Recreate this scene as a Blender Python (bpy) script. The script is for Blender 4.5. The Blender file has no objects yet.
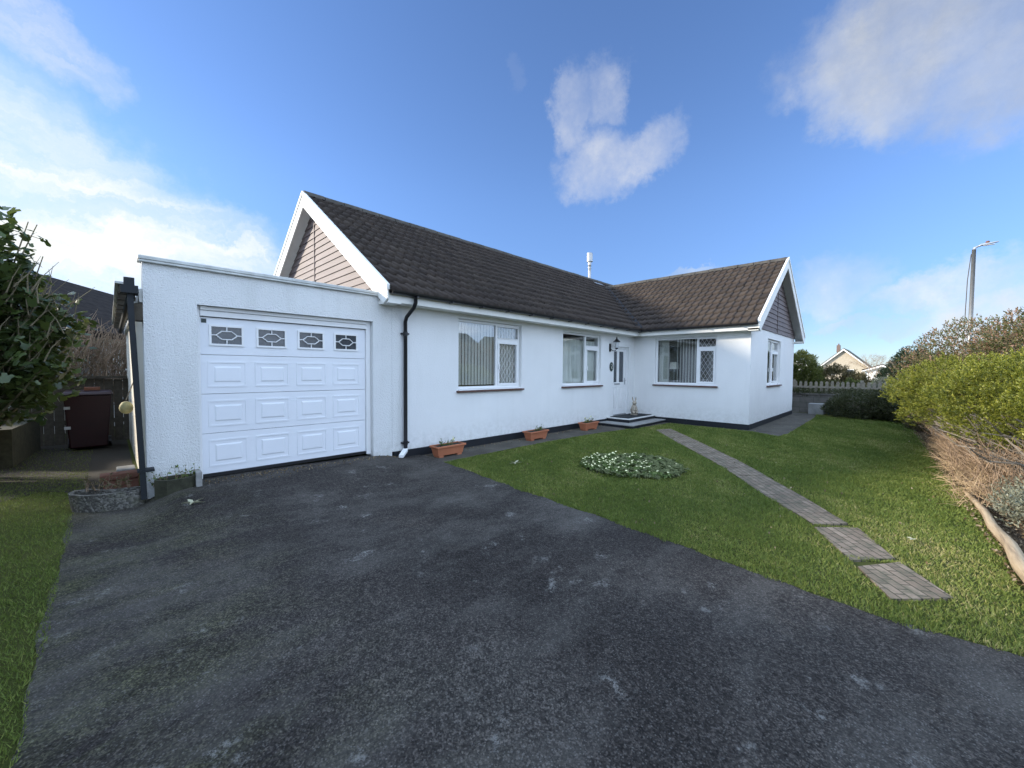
import bpy, math, random
import numpy as np
from mathutils import Vector, Matrix
random.seed(7); RNG = np.random.default_rng(11)
scn = bpy.context.scene
COL = scn.collection
GZ = -0.2
rad = math.radians

# ------------------------------------------------------------------ materials
def mat(name):
    m = bpy.data.materials.new(name); m.use_nodes = True
    nt = m.node_tree; nt.nodes.clear()
    out = nt.nodes.new('ShaderNodeOutputMaterial')
    return m, nt, out
def N(nt, typ, **kw):
    n = nt.nodes.new(typ)
    for k, v in kw.items():
        if hasattr(n, k): setattr(n, k, v)
        else: n.inputs[k.replace('_', ' ')].default_value = v
    return n
def ramp(nt, fac, stops, interp='LINEAR'):
    r = nt.nodes.new('ShaderNodeValToRGB'); r.color_ramp.interpolation = interp
    el = r.color_ramp.elements
    while len(el) < len(stops): el.new(0.5)
    for e, (p, c) in zip(el, stops):
        e.position = p; e.color = (c[0], c[1], c[2], 1) if hasattr(c, '__len__') else (c, c, c, 1)
    nt.links.new(fac, r.inputs[0]); return r.outputs[0]
def pos(nt, scale=(1, 1, 1), rot=(0, 0, 0), obj=False):
    if obj: src = nt.nodes.new('ShaderNodeTexCoord').outputs['Object']
    else: src = nt.nodes.new('ShaderNodeNewGeometry').outputs['Position']
    mp = nt.nodes.new('ShaderNodeMapping'); mp.inputs['Scale'].default_value = scale; mp.inputs['Rotation'].default_value = rot
    nt.links.new(src, mp.inputs[0]); return mp.outputs[0]
def noise(nt, vec, scale, detail=4, rough=0.55, dist=0.0):
    n = N(nt, 'ShaderNodeTexNoise'); n.inputs['Scale'].default_value = scale; n.inputs['Detail'].default_value = detail
    n.inputs['Roughness'].default_value = rough; n.inputs['Distortion'].default_value = dist
    nt.links.new(vec, n.inputs['Vector']); return n.outputs['Fac']
def voro(nt, vec, scale, feature='F1', out='Distance'):
    n = nt.nodes.new('ShaderNodeTexVoronoi'); n.feature = feature; n.inputs['Scale'].default_value = scale
    nt.links.new(vec, n.inputs['Vector']); return n.outputs[out]
def mix(nt, fac, a, b, blend='MIX'):
    n = nt.nodes.new('ShaderNodeMix'); n.data_type = 'RGBA'; n.blend_type = blend
    for s, v in ((n.inputs[0], fac), (n.inputs[6], a), (n.inputs[7], b)):
        if hasattr(v, 'links') or hasattr(v, 'is_linked'): nt.links.new(v, s)
        else: s.default_value = v if not hasattr(v, '__len__') else (v[0], v[1], v[2], 1)
    return n.outputs[2]
def mth(nt, op, a, b=None, clamp=False):
    n = nt.nodes.new('ShaderNodeMath'); n.operation = op; n.use_clamp = clamp
    for s, v in ((n.inputs[0], a), (n.inputs[1], b)):
        if v is None: continue
        if hasattr(v, 'is_linked'): nt.links.new(v, s)
        else: s.default_value = v
    return n.outputs[0]
def bump(nt, h, strength=0.3, dist=0.01):
    b = nt.nodes.new('ShaderNodeBump'); b.inputs['Strength'].default_value = strength; b.inputs['Distance'].default_value = dist
    nt.links.new(h, b.inputs['Height']); return b.outputs[0]
def finish(nt, out, color, rough=0.7, normal=None, metal=0.0, spec=0.5, coat=0):
    p = nt.nodes.new('ShaderNodeBsdfPrincipled')
    if hasattr(color, 'is_linked'): nt.links.new(color, p.inputs['Base Color'])
    else: p.inputs['Base Color'].default_value = (*color, 1)
    if hasattr(rough, 'is_linked'): nt.links.new(rough, p.inputs['Roughness'])
    else: p.inputs['Roughness'].default_value = rough
    p.inputs['Metallic'].default_value = metal
    p.inputs['Specular IOR Level'].default_value = spec
    if normal is not None: nt.links.new(normal, p.inputs['Normal'])
    nt.links.new(p.outputs[0], out.inputs[0]); return p
def simple(name, c, var=0.12, scale=8, rough=0.6, bs=0.15, metal=0, spec=0.4, obj=True, bscale=60):
    m, nt, out = mat(name); v = pos(nt, obj=obj)
    n = noise(nt, v, scale, 5, 0.6)
    col = ramp(nt, n, [(0.25, [max(0, x*(1-var)) for x in c]), (0.75, [x*(1+var) for x in c])])
    b = bump(nt, noise(nt, v, bscale, 3), bs, 0.004)
    finish(nt, out, col, rough, b, metal, spec); return m

def render_wall(name, tint=(0.80, 0.80, 0.785), rough_amt=0.5, streak=True):
    m, nt, out = mat(name); v = pos(nt)
    big = noise(nt, v, 0.7, 4, 0.6)
    c = ramp(nt, big, [(0.3, [x*0.93 for x in tint]), (0.7, tint)])
    if streak:
        sv = pos(nt, (4, 4, 0.5)); s = noise(nt, sv, 1.0, 6, 0.65)
        s2 = ramp(nt, s, [(0.50, 0), (0.74, 1)])
        c = mix(nt, mth(nt, 'MULTIPLY', s2, 0.12 if rough_amt < 0.6 else 0.38), c, [x*0.72 for x in (tint[0], tint[1]*1.0, tint[2]*0.96)])
        sp = ramp(nt, noise(nt, v, 22, 3, 0.7), [(0.66, 0), (0.76, 1)])
        c = mix(nt, mth(nt, 'MULTIPLY', sp, 0.10), c, (0.45, 0.46, 0.42))
    g = N(nt, 'ShaderNodeNewGeometry'); sz = N(nt, 'ShaderNodeSeparateXYZ'); nt.links.new(g.outputs['Position'], sz.inputs[0])
    bs = N(nt, 'ShaderNodeMapRange'); nt.links.new(sz.outputs[2], bs.inputs[0]); bs.inputs[1].default_value = 0.42; bs.inputs[2].default_value = -0.10
    dn = ramp(nt, noise(nt, v, 9, 6, 0.75), [(0.40, 0), (0.68, 1)])
    c = mix(nt, mth(nt, 'MULTIPLY', mth(nt, 'MULTIPLY', dn, bs.outputs[0]), 0.45), c, (0.36, 0.35, 0.29))
    h = mth(nt, 'ADD', mth(nt, 'MULTIPLY', noise(nt, v, 38, 3, 0.6), 1.0), mth(nt, 'MULTIPLY', voro(nt, v, 85), 0.5))
    finish(nt, out, c, 0.75, bump(nt, h, rough_amt, 0.012), spec=0.25); return m
M = {}
M['render'] = render_wall('white_smooth_render', rough_amt=0.35)
M['roughcast'] = render_wall('white_roughcast', (0.76, 0.765, 0.75), 0.9)
M['sunlit_side'] = render_wall('sunlit_side_render', (0.74, 0.70, 0.60), 0.7)  # whitish render; the warm tone of sunlight is put into its colour
M['plinth'] = simple('black_plinth_paint', (0.012, 0.014, 0.018), 0.4, 3, 0.5, 0.3, obj=False)
M['upvc'] = simple('white_plastic', (0.80, 0.80, 0.79), 0.03, 3, 0.35, 0.03)
M['garagedoor'] = simple('white_door_skin', (0.76, 0.775, 0.80), 0.03, 2, 0.42, 0.12, bscale=160)
M['paintwood'] = simple('white_painted_board', (0.78, 0.77, 0.72), 0.09, 4, 0.6, 0.15)
M['coping'] = simple('weathered_coping', (0.55, 0.56, 0.53), 0.22, 6, 0.7, 0.3)
M['soffit'] = simple('grey_white_soffit', (0.62, 0.62, 0.60), 0.08, 4, 0.7, 0.1)
M['blackpipe'] = simple('black_gutter_plastic', (0.013, 0.013, 0.015), 0.3, 5, 0.3, 0.05)
M['greypipe'] = simple('dark_slate_pipe', (0.008, 0.011, 0.014), 0.3, 5, 0.65, 0.05)
M['tilesill'] = simple('brown_tile_sill', (0.11, 0.055, 0.042), 0.25, 12, 0.6, 0.2)
M['metal'] = simple('galvanised_metal', (0.42, 0.43, 0.44), 0.12, 5, 0.42, 0.05, metal=0.7)
M['flue'] = simple('flue_metal', (0.45, 0.44, 0.42), 0.1, 5, 0.35, 0.05, metal=0.5)
M['terracotta'] = simple('terracotta_plastic', (0.42, 0.15, 0.075), 0.12, 5, 0.6, 0.1)
M['soil'] = simple('dark_soil', (0.022, 0.018, 0.012), 0.5, 30, 0.95, 0.8)
M['concrete'] = simple('worn_concrete', (0.26, 0.26, 0.25), 0.25, 5, 0.9, 0.5, obj=False)
M['stepedge'] = simple('white_step_nosing', (0.62, 0.62, 0.60), 0.15, 6, 0.7, 0.2)
M['mat'] = simple('dark_doormat', (0.018, 0.022, 0.025), 0.3, 60, 0.95, 0.9)
M['red'] = simple('dark_red_plastic', (0.018, 0.002, 0.003), 0.2, 5, 0.4, 0.1)
M['brick'] = simple('red_brick', (0.17, 0.075, 0.05), 0.2, 20, 0.85, 0.4)
M['wood_grey'] = simple('weathered_timber', (0.07, 0.058, 0.042), 0.35, 14, 0.85, 0.5)
M['wood_pale'] = simple('pale_fence_timber', (0.24, 0.21, 0.16), 0.25, 14, 0.85, 0.4)
M['bark'] = simple('grey_bark', (0.20, 0.17, 0.135), 0.4, 18, 0.9, 0.8)
M['twig'] = simple('brown_twig', (0.27, 0.19, 0.125), 0.4, 6, 0.9, 0.3, obj=False)
M['twigdark'] = simple('dark_twig', (0.11, 0.08, 0.055), 0.4, 6, 0.9, 0.3, obj=False)
M['straw'] = simple('dry_straw', (0.40, 0.29, 0.17), 0.35, 4, 0.9, 0.2, obj=False)
M['blockwall'] = simple('grey_block_wall', (0.13, 0.12, 0.105), 0.35, 4, 0.9, 0.7, obj=False)
M['stonegrey'] = simple('grey_stone', (0.27, 0.265, 0.25), 0.3, 9, 0.9, 0.7)
M['mossstone'] = simple('mossy_stone', (0.045, 0.045, 0.028), 0.45, 12, 0.95, 0.8)
M['lichen'] = simple('pale_dried_leaf', (0.42, 0.41, 0.28), 0.3, 12, 0.8, 0.3)
M['greenplastic'] = simple('grey_green_plastic', (0.10, 0.17, 0.15), 0.2, 4, 0.5, 0.1)
M['yellowball'] = simple('faded_yellow_buoy', (0.42, 0.38, 0.19), 0.2, 14, 0.7, 0.5)
M['flowerpale'] = simple('pale_yellow_petal', (0.82, 0.80, 0.45), 0.1, 10, 0.6, 0.1)
M['flowerpink'] = simple('mauve_petal', (0.36, 0.16, 0.30), 0.1, 10, 0.6, 0.1)
M['blackiron'] = simple('black_iron', (0.012, 0.012, 0.013), 0.2, 10, 0.4, 0.1)
M['plaque'] = simple('dark_green_slate', (0.035, 0.05, 0.045), 0.3, 30, 0.5, 0.2)
M['lampshade'] = simple('cream_lampshade', (0.75, 0.70, 0.60), 0.04, 4, 0.8, 0.1)
M['blind'] = simple('cream_blind_fabric', (0.78, 0.76, 0.70), 0.05, 4, 0.85, 0.2)
M['curtain'] = simple('pale_net_curtain', (0.62, 0.62, 0.55), 0.06, 3, 0.9, 0.2)
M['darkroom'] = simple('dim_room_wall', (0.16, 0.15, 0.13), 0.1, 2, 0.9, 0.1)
M['farwhite'] = simple('far_white_render', (0.72, 0.71, 0.67), 0.06, 1, 0.8, 0.1)
M['farbeige'] = simple('beige_pebbledash', (0.43, 0.37, 0.28), 0.16, 3, 0.9, 0.4)
M['farroof'] = simple('moss_grey_roof', (0.075, 0.078, 0.06), 0.3, 2, 0.9, 0.4)
def nroof():
    m, nt, out = mat('dark_neighbour_roof'); v = pos(nt); wv_ = nt.nodes.new('ShaderNodeTexWave'); wv_.bands_direction = 'Z'; wv_.wave_profile = 'SAW'; wv_.inputs['Scale'].default_value = 1.7; wv_.inputs['Distortion'].default_value = 0.6; nt.links.new(v, wv_.inputs['Vector'])
    c = ramp(nt, noise(nt, v, 6, 5, 0.7), [(0.3, (0.022, 0.018, 0.016)), (0.7, (0.05, 0.042, 0.036))]); c = mix(nt, ramp(nt, wv_.outputs['Fac'], [(0.0, 0.8), (0.18, 0.0)]), c, (0.010, 0.009, 0.008))
    finish(nt, out, c, 0.95, bump(nt, wv_.outputs['Fac'], 0.8, 0.03), spec=0.08); return m
M['darkroof'] = nroof()
M['chimney'] = simple('chimney_brick', (0.17, 0.12, 0.10), 0.2, 6, 0.9, 0.4)
M['lead'] = simple('dark_valley_lead', (0.02, 0.02, 0.022), 0.3, 10, 0.7, 0.3)
M['mortar'] = simple('pale_mortar', (0.33, 0.32, 0.28), 0.3, 12, 0.9, 0.5)
M['lampglass'] = simple('opal_lamp_lens', (0.55, 0.57, 0.58), 0.05, 3, 0.25, 0.02)
M['darkglass'] = simple('dark_obscure_glass', (0.045, 0.055, 0.065), 0.4, 14, 0.12, 0.1, spec=0.7, bscale=90)
M['tarmac_road'] = simple('road_asphalt', (0.05, 0.05, 0.052), 0.2, 2, 0.9, 0.5, obj=False)

def glass_mat(name, tint=(0.88, 0.92, 0.92), extra=0.0):
    m, nt, out = mat(name)
    lw = N(nt, 'ShaderNodeLayerWeight'); lw.inputs[0].default_value = 0.5
    f = mth(nt, 'ADD', mth(nt, 'MULTIPLY', mth(nt, 'POWER', lw.outputs['Facing'], 4.0), 0.85), 0.10+extra, clamp=True)
    t = N(nt, 'ShaderNodeBsdfTransparent'); t.inputs[0].default_value = (*tint, 1)
    g = N(nt, 'ShaderNodeBsdfGlossy'); g.inputs['Roughness'].default_value = 0.01
    v = pos(nt); b = bump(nt, noise(nt, v, 1.4, 1), 0.05, 0.01); nt.links.new(b, g.inputs['Normal'])
    mx = N(nt, 'ShaderNodeMixShader'); nt.links.new(f, mx.inputs[0]); nt.links.new(t.outputs[0], mx.inputs[1]); nt.links.new(g.outputs[0], mx.inputs[2])
    nt.links.new(mx.outputs[0], out.inputs[0]); return m
M['glass'] = glass_mat('window_glass', tint=(0.94, 0.96, 0.96), extra=0.03)

def cladding():
    m, nt, out = mat('mauve_brown_cladding'); v = pos(nt)
    n = noise(nt, pos(nt, (1.5, 1.5, 12)), 1.0, 4)
    c = ramp(nt, n, [(0.3, (0.115, 0.088, 0.084)), (0.7, (0.16, 0.124, 0.118))])
    finish(nt, out, c, 0.65, bump(nt, noise(nt, pos(nt, (6, 6, 60)), 1.0, 3), 0.15, 0.004)); return m
M['cladding'] = cladding()

def roof_mat():
    m, nt, out = mat('brown_concrete_tile'); v = pos(nt)
    at = N(nt, 'ShaderNodeAttribute'); at.attribute_name = 'rnd'
    c = ramp(nt, at.outputs['Fac'], [(0, (0.026, 0.020, 0.018)), (0.5, (0.046, 0.035, 0.029)), (1, (0.072, 0.055, 0.044))])
    n = ramp(nt, noise(nt, v, 2.2, 6, 0.7), [(0.4, 0), (0.75, 1)])
    c = mix(nt, mth(nt, 'MULTIPLY', n, 0.2), c, (0.07, 0.062, 0.045))
    s = ramp(nt, noise(nt, v, 26, 3, 0.7), [(0.62, 0), (0.70, 1)])
    c = mix(nt, mth(nt, 'MULTIPLY', s, 0.35), c, (0.17, 0.165, 0.14))
    finish(nt, out, c, 0.85, bump(nt, noise(nt, v, 110, 3, 0.7), 0.5, 0.006), spec=0.25); return m
M['tile'] = roof_mat()

def drive_mat():
    m, nt, out = mat('driveway_bitmac'); v = pos(nt)
    big = noise(nt, v, 0.55, 5, 0.6, 0.4)
    c = ramp(nt, big, [(0.35, (0.024, 0.0205, 0.018)), (0.55, (0.038, 0.033, 0.029)), (0.75, (0.060, 0.054, 0.047))])
    # moss and brown stains
    g = N(nt, 'ShaderNodeNewGeometry'); sx = N(nt, 'ShaderNodeSeparateXYZ'); nt.links.new(g.outputs['Position'], sx.inputs[0])
    edge = N(nt, 'ShaderNodeMapRange'); nt.links.new(sx.outputs[0], edge.inputs[0])
    edge.inputs[1].default_value = -1.9; edge.inputs[2].default_value = -3.5; edge.inputs[3].default_value = 0; edge.inputs[4].default_value = 1
    mo = ramp(nt, noise(nt, pos(nt, (1.0, 2.2, 1), (0, 0, 0.6)), 1.4, 6, 0.7), [(0.42, 0), (0.72, 1)])
    c = mix(nt, mth(nt, 'MULTIPLY', mth(nt, 'MULTIPLY', mo, edge.outputs[0]), 0.75), c, (0.078, 0.083, 0.035))
    br = ramp(nt, noise(nt, v, 1.0, 5, 0.6, 0.3), [(0.62, 0), (0.78, 1)])
    c = mix(nt, mth(nt, 'MULTIPLY', br, 0.45), c, (0.06, 0.047, 0.035))
    # worn paler streaks, exposed aggregate
    st = ramp(nt, noise(nt, pos(nt, (0.8, 1.5, 1), (0, 0, 0.75)), 0.9, 8, 0.72), [(0.46, 0), (0.66, 1)])
    cell = ramp(nt, voro(nt, v, 120, 'F1', 'Color'), [(0.15, 0.30), (0.55, 0.9), (0.9, 2.3)])
    c = mix(nt, 0.85, c, cell, 'MULTIPLY')
    cell3 = ramp(nt, voro(nt, v, 42, 'F1', 'Color'), [(0.2, 0.72), (0.8, 1.5)])
    c = mix(nt, 0.8, c, cell3, 'MULTIPLY')
    chips = ramp(nt, voro(nt, v, 95, 'F1', 'Color'), [(0.62, 0), (0.80, 1)])
    grit = ramp(nt, voro(nt, v, 95), [(0.0, 1), (0.36, 1), (0.50, 0)])
    ch = mth(nt, 'MULTIPLY', grit, chips)
    amt = mth(nt, 'ADD', mth(nt, 'MULTIPLY', st, 0.55), mth(nt, 'MULTIPLY', noise(nt, v, 1.7, 5, 0.7), 0.6))
    c = mix(nt, mth(nt, 'MULTIPLY', ch, amt, clamp=True), c, (0.20, 0.19, 0.175))
    c = mix(nt, mth(nt, 'MULTIPLY', st, 0.52), c, (0.125, 0.117, 0.103))
    # lichen spots: isolated, irregular
    sp = mth(nt, 'MULTIPLY', ramp(nt, noise(nt, v, 3.6, 6, 0.6), [(0.60, 0), (0.68, 1)]), ramp(nt, noise(nt, v, 38, 4, 0.8), [(0.47, 0), (0.56, 1)]))
    sel = ramp(nt, noise(nt, v, 0.9, 3), [(0.50, 0), (0.57, 1)])
    c = mix(nt, mth(nt, 'MULTIPLY', mth(nt, 'MULTIPLY', sp, sel), 0.7), c, (0.27, 0.265, 0.245))
    fine = noise(nt, v, 190, 2, 0.8)
    c = mix(nt, 0.35, c, ramp(nt, fine, [(0.3, 0.25), (0.7, 0.9)]), 'OVERLAY')
    h = mth(nt, 'ADD', mth(nt, 'MULTIPLY', voro(nt, v, 75), -1.0), mth(nt, 'MULTIPLY', noise(nt, v, 160, 3, 0.7), 0.8))
    finish(nt, out, c, 0.82, bump(nt, h, 0.75, 0.012), spec=0.2); return m
M['drive'] = drive_mat()

def strip_mat():
    m, nt, out = mat('grey_concrete_strip'); v = pos(nt)
    c = ramp(nt, noise(nt, v, 1.8, 6, 0.65), [(0.3, (0.055, 0.050, 0.043)), (0.7, (0.115, 0.105, 0.088))])
    c = mix(nt, mth(nt, 'MULTIPLY', ramp(nt, noise(nt, v, 5, 5, 0.7), [(0.55, 0), (0.75, 1)]), 0.5), c, (0.05, 0.06, 0.03))
    finish(nt, out, c, 0.9, bump(nt, noise(nt, v, 90, 3, 0.7), 0.6, 0.01), spec=0.12); return m
M['strip'] = strip_mat()

def path_mat():
    m, nt, out = mat('imprinted_paving_slab'); v = pos(nt, (1, 1, 1), (0, 0, -0.636))
    bt = nt.nodes.new('ShaderNodeTexBrick'); nt.links.new(v, bt.inputs['Vector'])
    bt.inputs['Scale'].default_value = 1.0; bt.inputs['Brick Width'].default_value = 0.15; bt.inputs['Row Height'].default_value = 0.075
    bt.inputs['Mortar Size'].default_value = 0.006; bt.inputs['Mortar Smooth'].default_value = 0.4
    bt.inputs['Color1'].default_value = (0.18, 0.135, 0.098, 1); bt.inputs['Color2'].default_value = (0.27, 0.21, 0.155, 1); bt.inputs['Mortar'].default_value = (0.06, 0.055, 0.035, 1)
    c = mix(nt, ramp(nt, noise(nt, pos(nt), 9, 5, 0.7), [(0.42, 0), (0.66, 0.75)]), bt.outputs[0], (0.085, 0.085, 0.055))
    h = mth(nt, 'SUBTRACT', mth(nt, 'MULTIPLY', noise(nt, pos(nt), 70, 3), 0.4), bt.outputs['Fac'])
    finish(nt, out, c, 0.85, bump(nt, h, 0.9, 0.008), spec=0.3); return m
M['path'] = path_mat()

def turf_mat():
    m, nt, out = mat('turf_ground'); v = pos(nt)
    c = ramp(nt, noise(nt, v, 1.3, 6, 0.65), [(0.3, (0.05, 0.065, 0.014)), (0.7, (0.09, 0.095, 0.028))])
    finish(nt, out, c, 0.95, bump(nt, noise(nt, v, 60, 4, 0.7), 0.8, 0.03), spec=0.15); return m
M['turf'] = turf_mat()

def soilbed_mat():
    m, nt, out = mat('leaf_litter_soil'); v = pos(nt)
    c = ramp(nt, noise(nt, v, 14, 6, 0.75), [(0.3, (0.03, 0.022, 0.015)), (0.55, (0.10, 0.07, 0.045)), (0.8, (0.24, 0.18, 0.12))])
    finish(nt, out, c, 0.95, bump(nt, noise(nt, v, 45, 4, 0.7), 1.0, 0.03), spec=0.15); return m
M['litter'] = soilbed_mat()

def leaf_mat(name, stops, trans=0.35, rough=0.45, spec=0.35):
    m, nt, out = mat(name)
    at = N(nt, 'ShaderNodeAttribute'); at.attribute_name = 'rnd'
    c = ramp(nt, at.outputs['Fac'], stops)
    p = N(nt, 'ShaderNodeBsdfPrincipled'); nt.links.new(c, p.inputs['Base Color']); p.inputs['Roughness'].default_value = rough
    p.inputs['Specular IOR Level'].default_value = spec
    t = N(nt, 'ShaderNodeBsdfTranslucent'); c2 = mix(nt, 0.5, c, (0.10, 0.13, 0.02)); nt.links.new(c2, t.inputs[0])
    mx = N(nt, 'ShaderNodeMixShader'); mx.inputs[0].default_value = trans
    nt.links.new(p.outputs[0], mx.inputs[1]); nt.links.new(t.outputs[0], mx.inputs[2]); nt.links.new(mx.outputs[0], out.inputs[0]); return m
M['grass'] = leaf_mat('grass_blades', [(0, (0.095, 0.14, 0.028)), (0.5, (0.175, 0.225, 0.048)), (0.8, (0.27, 0.29, 0.08)), (1, (0.46, 0.39, 0.18))], 0.3, 0.55, 0.2)
M['hebe'] = leaf_mat('yellow_green_hebe', [(0, (0.07, 0.085, 0.012)), (0.5, (0.19, 0.205, 0.025)), (1, (0.38, 0.36, 0.07))], 0.3)
M['redleaf'] = leaf_mat('reddish_brown_leaf', [(0, (0.06, 0.085, 0.025)), (0.4, (0.13, 0.13, 0.05)), (0.7, (0.26, 0.15, 0.10)), (1, (0.38, 0.24, 0.17))], 0.25)
M['darkleaf'] = leaf_mat('dark_shrub_leaf', [(0, (0.035, 0.042, 0.018)), (0.6, (0.07, 0.075, 0.032)), (1, (0.14, 0.125, 0.07))], 0.2)
M['roundleaf'] = leaf_mat('olive_bush_leaf', [(0, (0.06, 0.08, 0.018)), (0.6, (0.13, 0.145, 0.035)), (1, (0.21, 0.21, 0.06))], 0.25)
M['brownleaf'] = leaf_mat('brown_green_leaf', [(0, (0.06, 0.055, 0.025)), (0.6, (0.13, 0.10, 0.045)), (1, (0.20, 0.16, 0.08))], 0.25)
M['pineleaf'] = leaf_mat('deep_green_conifer', [(0, (0.014, 0.028, 0.016)), (1, (0.04, 0.06, 0.034))], 0.1)
M['figleaf'] = leaf_mat('broad_dark_leaf', [(0, (0.03, 0.05, 0.02)), (0.6, (0.075, 0.11, 0.032)), (0.92, (0.10, 0.135, 0.04)), (1, (0.22, 0.26, 0.05))], 0.3, 0.32, 0.5)
M['grayleaf'] = leaf_mat('grey_lavender_leaf', [(0, (0.16, 0.17, 0.12)), (1, (0.30, 0.30, 0.22))], 0.2)
M['primleaf'] = leaf_mat('primrose_leaf', [(0, (0.07, 0.11, 0.03)), (0.7, (0.15, 0.21, 0.06)), (1, (0.24, 0.28, 0.12))], 0.3, 0.7, 0.12)
M['bronzeleaf'] = leaf_mat('bronze_leaf', [(0, (0.08, 0.10, 0.04)), (1, (0.20, 0.22, 0.10))], 0.2, 0.7, 0.12)
M['littleleaf'] = leaf_mat('fallen_leaf', [(0, (0.08, 0.055, 0.03)), (0.6, (0.20, 0.14, 0.08)), (1, (0.42, 0.34, 0.22))], 0.15)

# ------------------------------------------------------------------ mesh helpers
def link(o): COL.objects.link(o); return o
def tag(o, label=None, cat=None, group=None, kind=None):
    if label: o['label'] = label
    if cat: o['category'] = cat
    if group: o['group'] = group
    if kind: o['kind'] = kind
    return o
def worldloc(o):
    l = Vector((0, 0, 0))
    while o is not None: l += Vector(o.location); o = o.parent
    return l
def mesh_obj(name, V, Fc, m, parent=None, origin=None, smooth=False, rnd=None, bevel=0):
    V = np.asarray(V, dtype=np.float64).reshape(-1, 3)
    if parent is not None: base = np.array(worldloc(parent))
    elif origin is not None: base = np.array(origin, dtype=float)
    else: base = np.zeros(3)
    me = bpy.data.meshes.new(name)
    if isinstance(Fc, np.ndarray):
        V = V - base; k = Fc.shape[1]; n = len(Fc)
        me.vertices.add(len(V)); me.vertices.foreach_set('co', V.astype(np.float32).ravel())
        me.loops.add(n*k); me.loops.foreach_set('vertex_index', Fc.astype(np.int32).ravel())
        me.polygons.add(n); me.polygons.foreach_set('loop_start', np.arange(0, n*k, k, dtype=np.int32))
        me.polygons.foreach_set('loop_total', np.full(n, k, dtype=np.int32))
        me.update(calc_edges=True)
    else:
        me.from_pydata([tuple(p) for p in (V - base)], [], Fc)
    if rnd is not None:
        a = me.attributes.new('rnd', 'FLOAT', 'FACE'); a.data.foreach_set('value', np.asarray(rnd, dtype=np.float32))
    if smooth: me.polygons.foreach_set('use_smooth', [True]*len(me.polygons))
    me.materials.append(m)
    o = bpy.data.objects.new(name, me); link(o)
    if parent is not None: o.parent = parent
    elif origin is not None: o.location = origin
    if bevel:
        b = o.modifiers.new('bevel', 'BEVEL'); b.width = bevel; b.segments = 2; b.limit_method = 'ANGLE'
    return o
def empty(name, loc, label, cat, group=None):
    o = bpy.data.objects.new(name, None); link(o); o.location = loc; o.empty_display_size = 0.2
    return tag(o, label, cat, group)
class MB:
    def __init__(s): s.v = []; s.f = []
    def add(s, V, F):
        n = len(s.v); s.v += [tuple(p) for p in V]; s.f += [tuple(i+n for i in f) for f in F]; return s
    def box(s, x0, x1, y0, y1, z0, z1):
        V = [(x, y, z) for z in (z0, z1) for y in (y0, y1) for x in (x0, x1)]
        return s.add(V, [(0, 2, 3, 1), (4, 5, 7, 6), (0, 1, 5, 4), (2, 6, 7, 3), (0, 4, 6, 2), (1, 3, 7, 5)])
    def hexa(s, b, t):   # bottom 4, top 4 loops
        return s.add(list(b)+list(t), [(3, 2, 1, 0), (4, 5, 6, 7), (0, 1, 5, 4), (1, 2, 6, 5), (2, 3, 7, 6), (3, 0, 4, 7)])
    def prism(s, poly, d):   # extrude polygon by vector d
        n = len(poly); V = [Vector(p) for p in poly]; V += [p + Vector(d) for p in V]
        return s.add(V, [tuple(range(n))[::-1], tuple(range(n, 2*n))] + [(i, (i+1) % n, (i+1) % n+n, i+n) for i in range(n)])
    def tube(s, pts, r, seg=8, square=False):
        pts = [Vector(p) for p in pts]; rr = r if hasattr(r, '__len__') else [r]*len(pts)
        if square: seg = 4
        V = []
        for i, p in enumerate(pts):
            d = (pts[min(i+1, len(pts)-1)] - pts[max(i-1, 0)]).normalized()
            a = Vector((0, 0, 1)) if abs(d.z) < 0.9 else Vector((0, 1, 0))
            u = d.cross(a).normalized(); w = d.cross(u)
            for k in range(seg):
                an = 2*math.pi*(k+(0.5 if square else 0))/seg
                V.append(p + (u*math.cos(an) + w*math.sin(an))*rr[i]*(1.414 if square else 1))
        F = [tuple(range(seg)), tuple(range((len(pts)-1)*seg, len(pts)*seg))[::-1]]
        for i in range(len(pts)-1):
            for k in range(seg):
                F.append((i*seg+k, i*seg+(k+1) % seg, (i+1)*seg+(k+1) % seg, (i+1)*seg+k))
        return s.add(V, F)
    def lathe(s, c, prof, seg=16):
        V = []; F = []
        for r, z in prof:
            for k in range(seg):
                a = 2*math.pi*k/seg; V.append((c[0]+r*math.cos(a), c[1]+r*math.sin(a), c[2]+z))
        for i in range(len(prof)-1):
            for k in range(seg): F.append((i*seg+k, i*seg+(k+1) % seg, (i+1)*seg+(k+1) % seg, (i+1)*seg+k))
        F.append(tuple(range(seg))[::-1]); F.append(tuple(range((len(prof)-1)*seg, len(prof)*seg)))
        return s.add(V, F)
    def build(s, name, m, parent=None, origin=None, **kw):
        return mesh_obj(name, s.v, s.f, m, parent, origin, **kw)

# ------------------------------------------------------------------ camera
FWD = Vector((0.71300136, 0.7002789, -0.03519273)); RGT = Vector((0.70087957, -0.71324129, 0.00739535)); UPV = Vector((0.0199221, 0.02993876, 0.99935318))
CAM = Vector((-3.2456, -6.4286, 1.4273))
cd = bpy.data.cameras.new('camera'); cam = link(bpy.data.objects.new('camera', cd))
m4 = Matrix.Identity(4)
for i in range(3): m4[i][0] = RGT[i]; m4[i][1] = UPV[i]; m4[i][2] = -FWD[i]; m4[i][3] = CAM[i]
cam.matrix_world = m4; cd.sensor_width = 36; cd.lens = 395.634/1024*36; cd.clip_end = 3000; cd.clip_start = 0.05
scn.camera = cam

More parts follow.
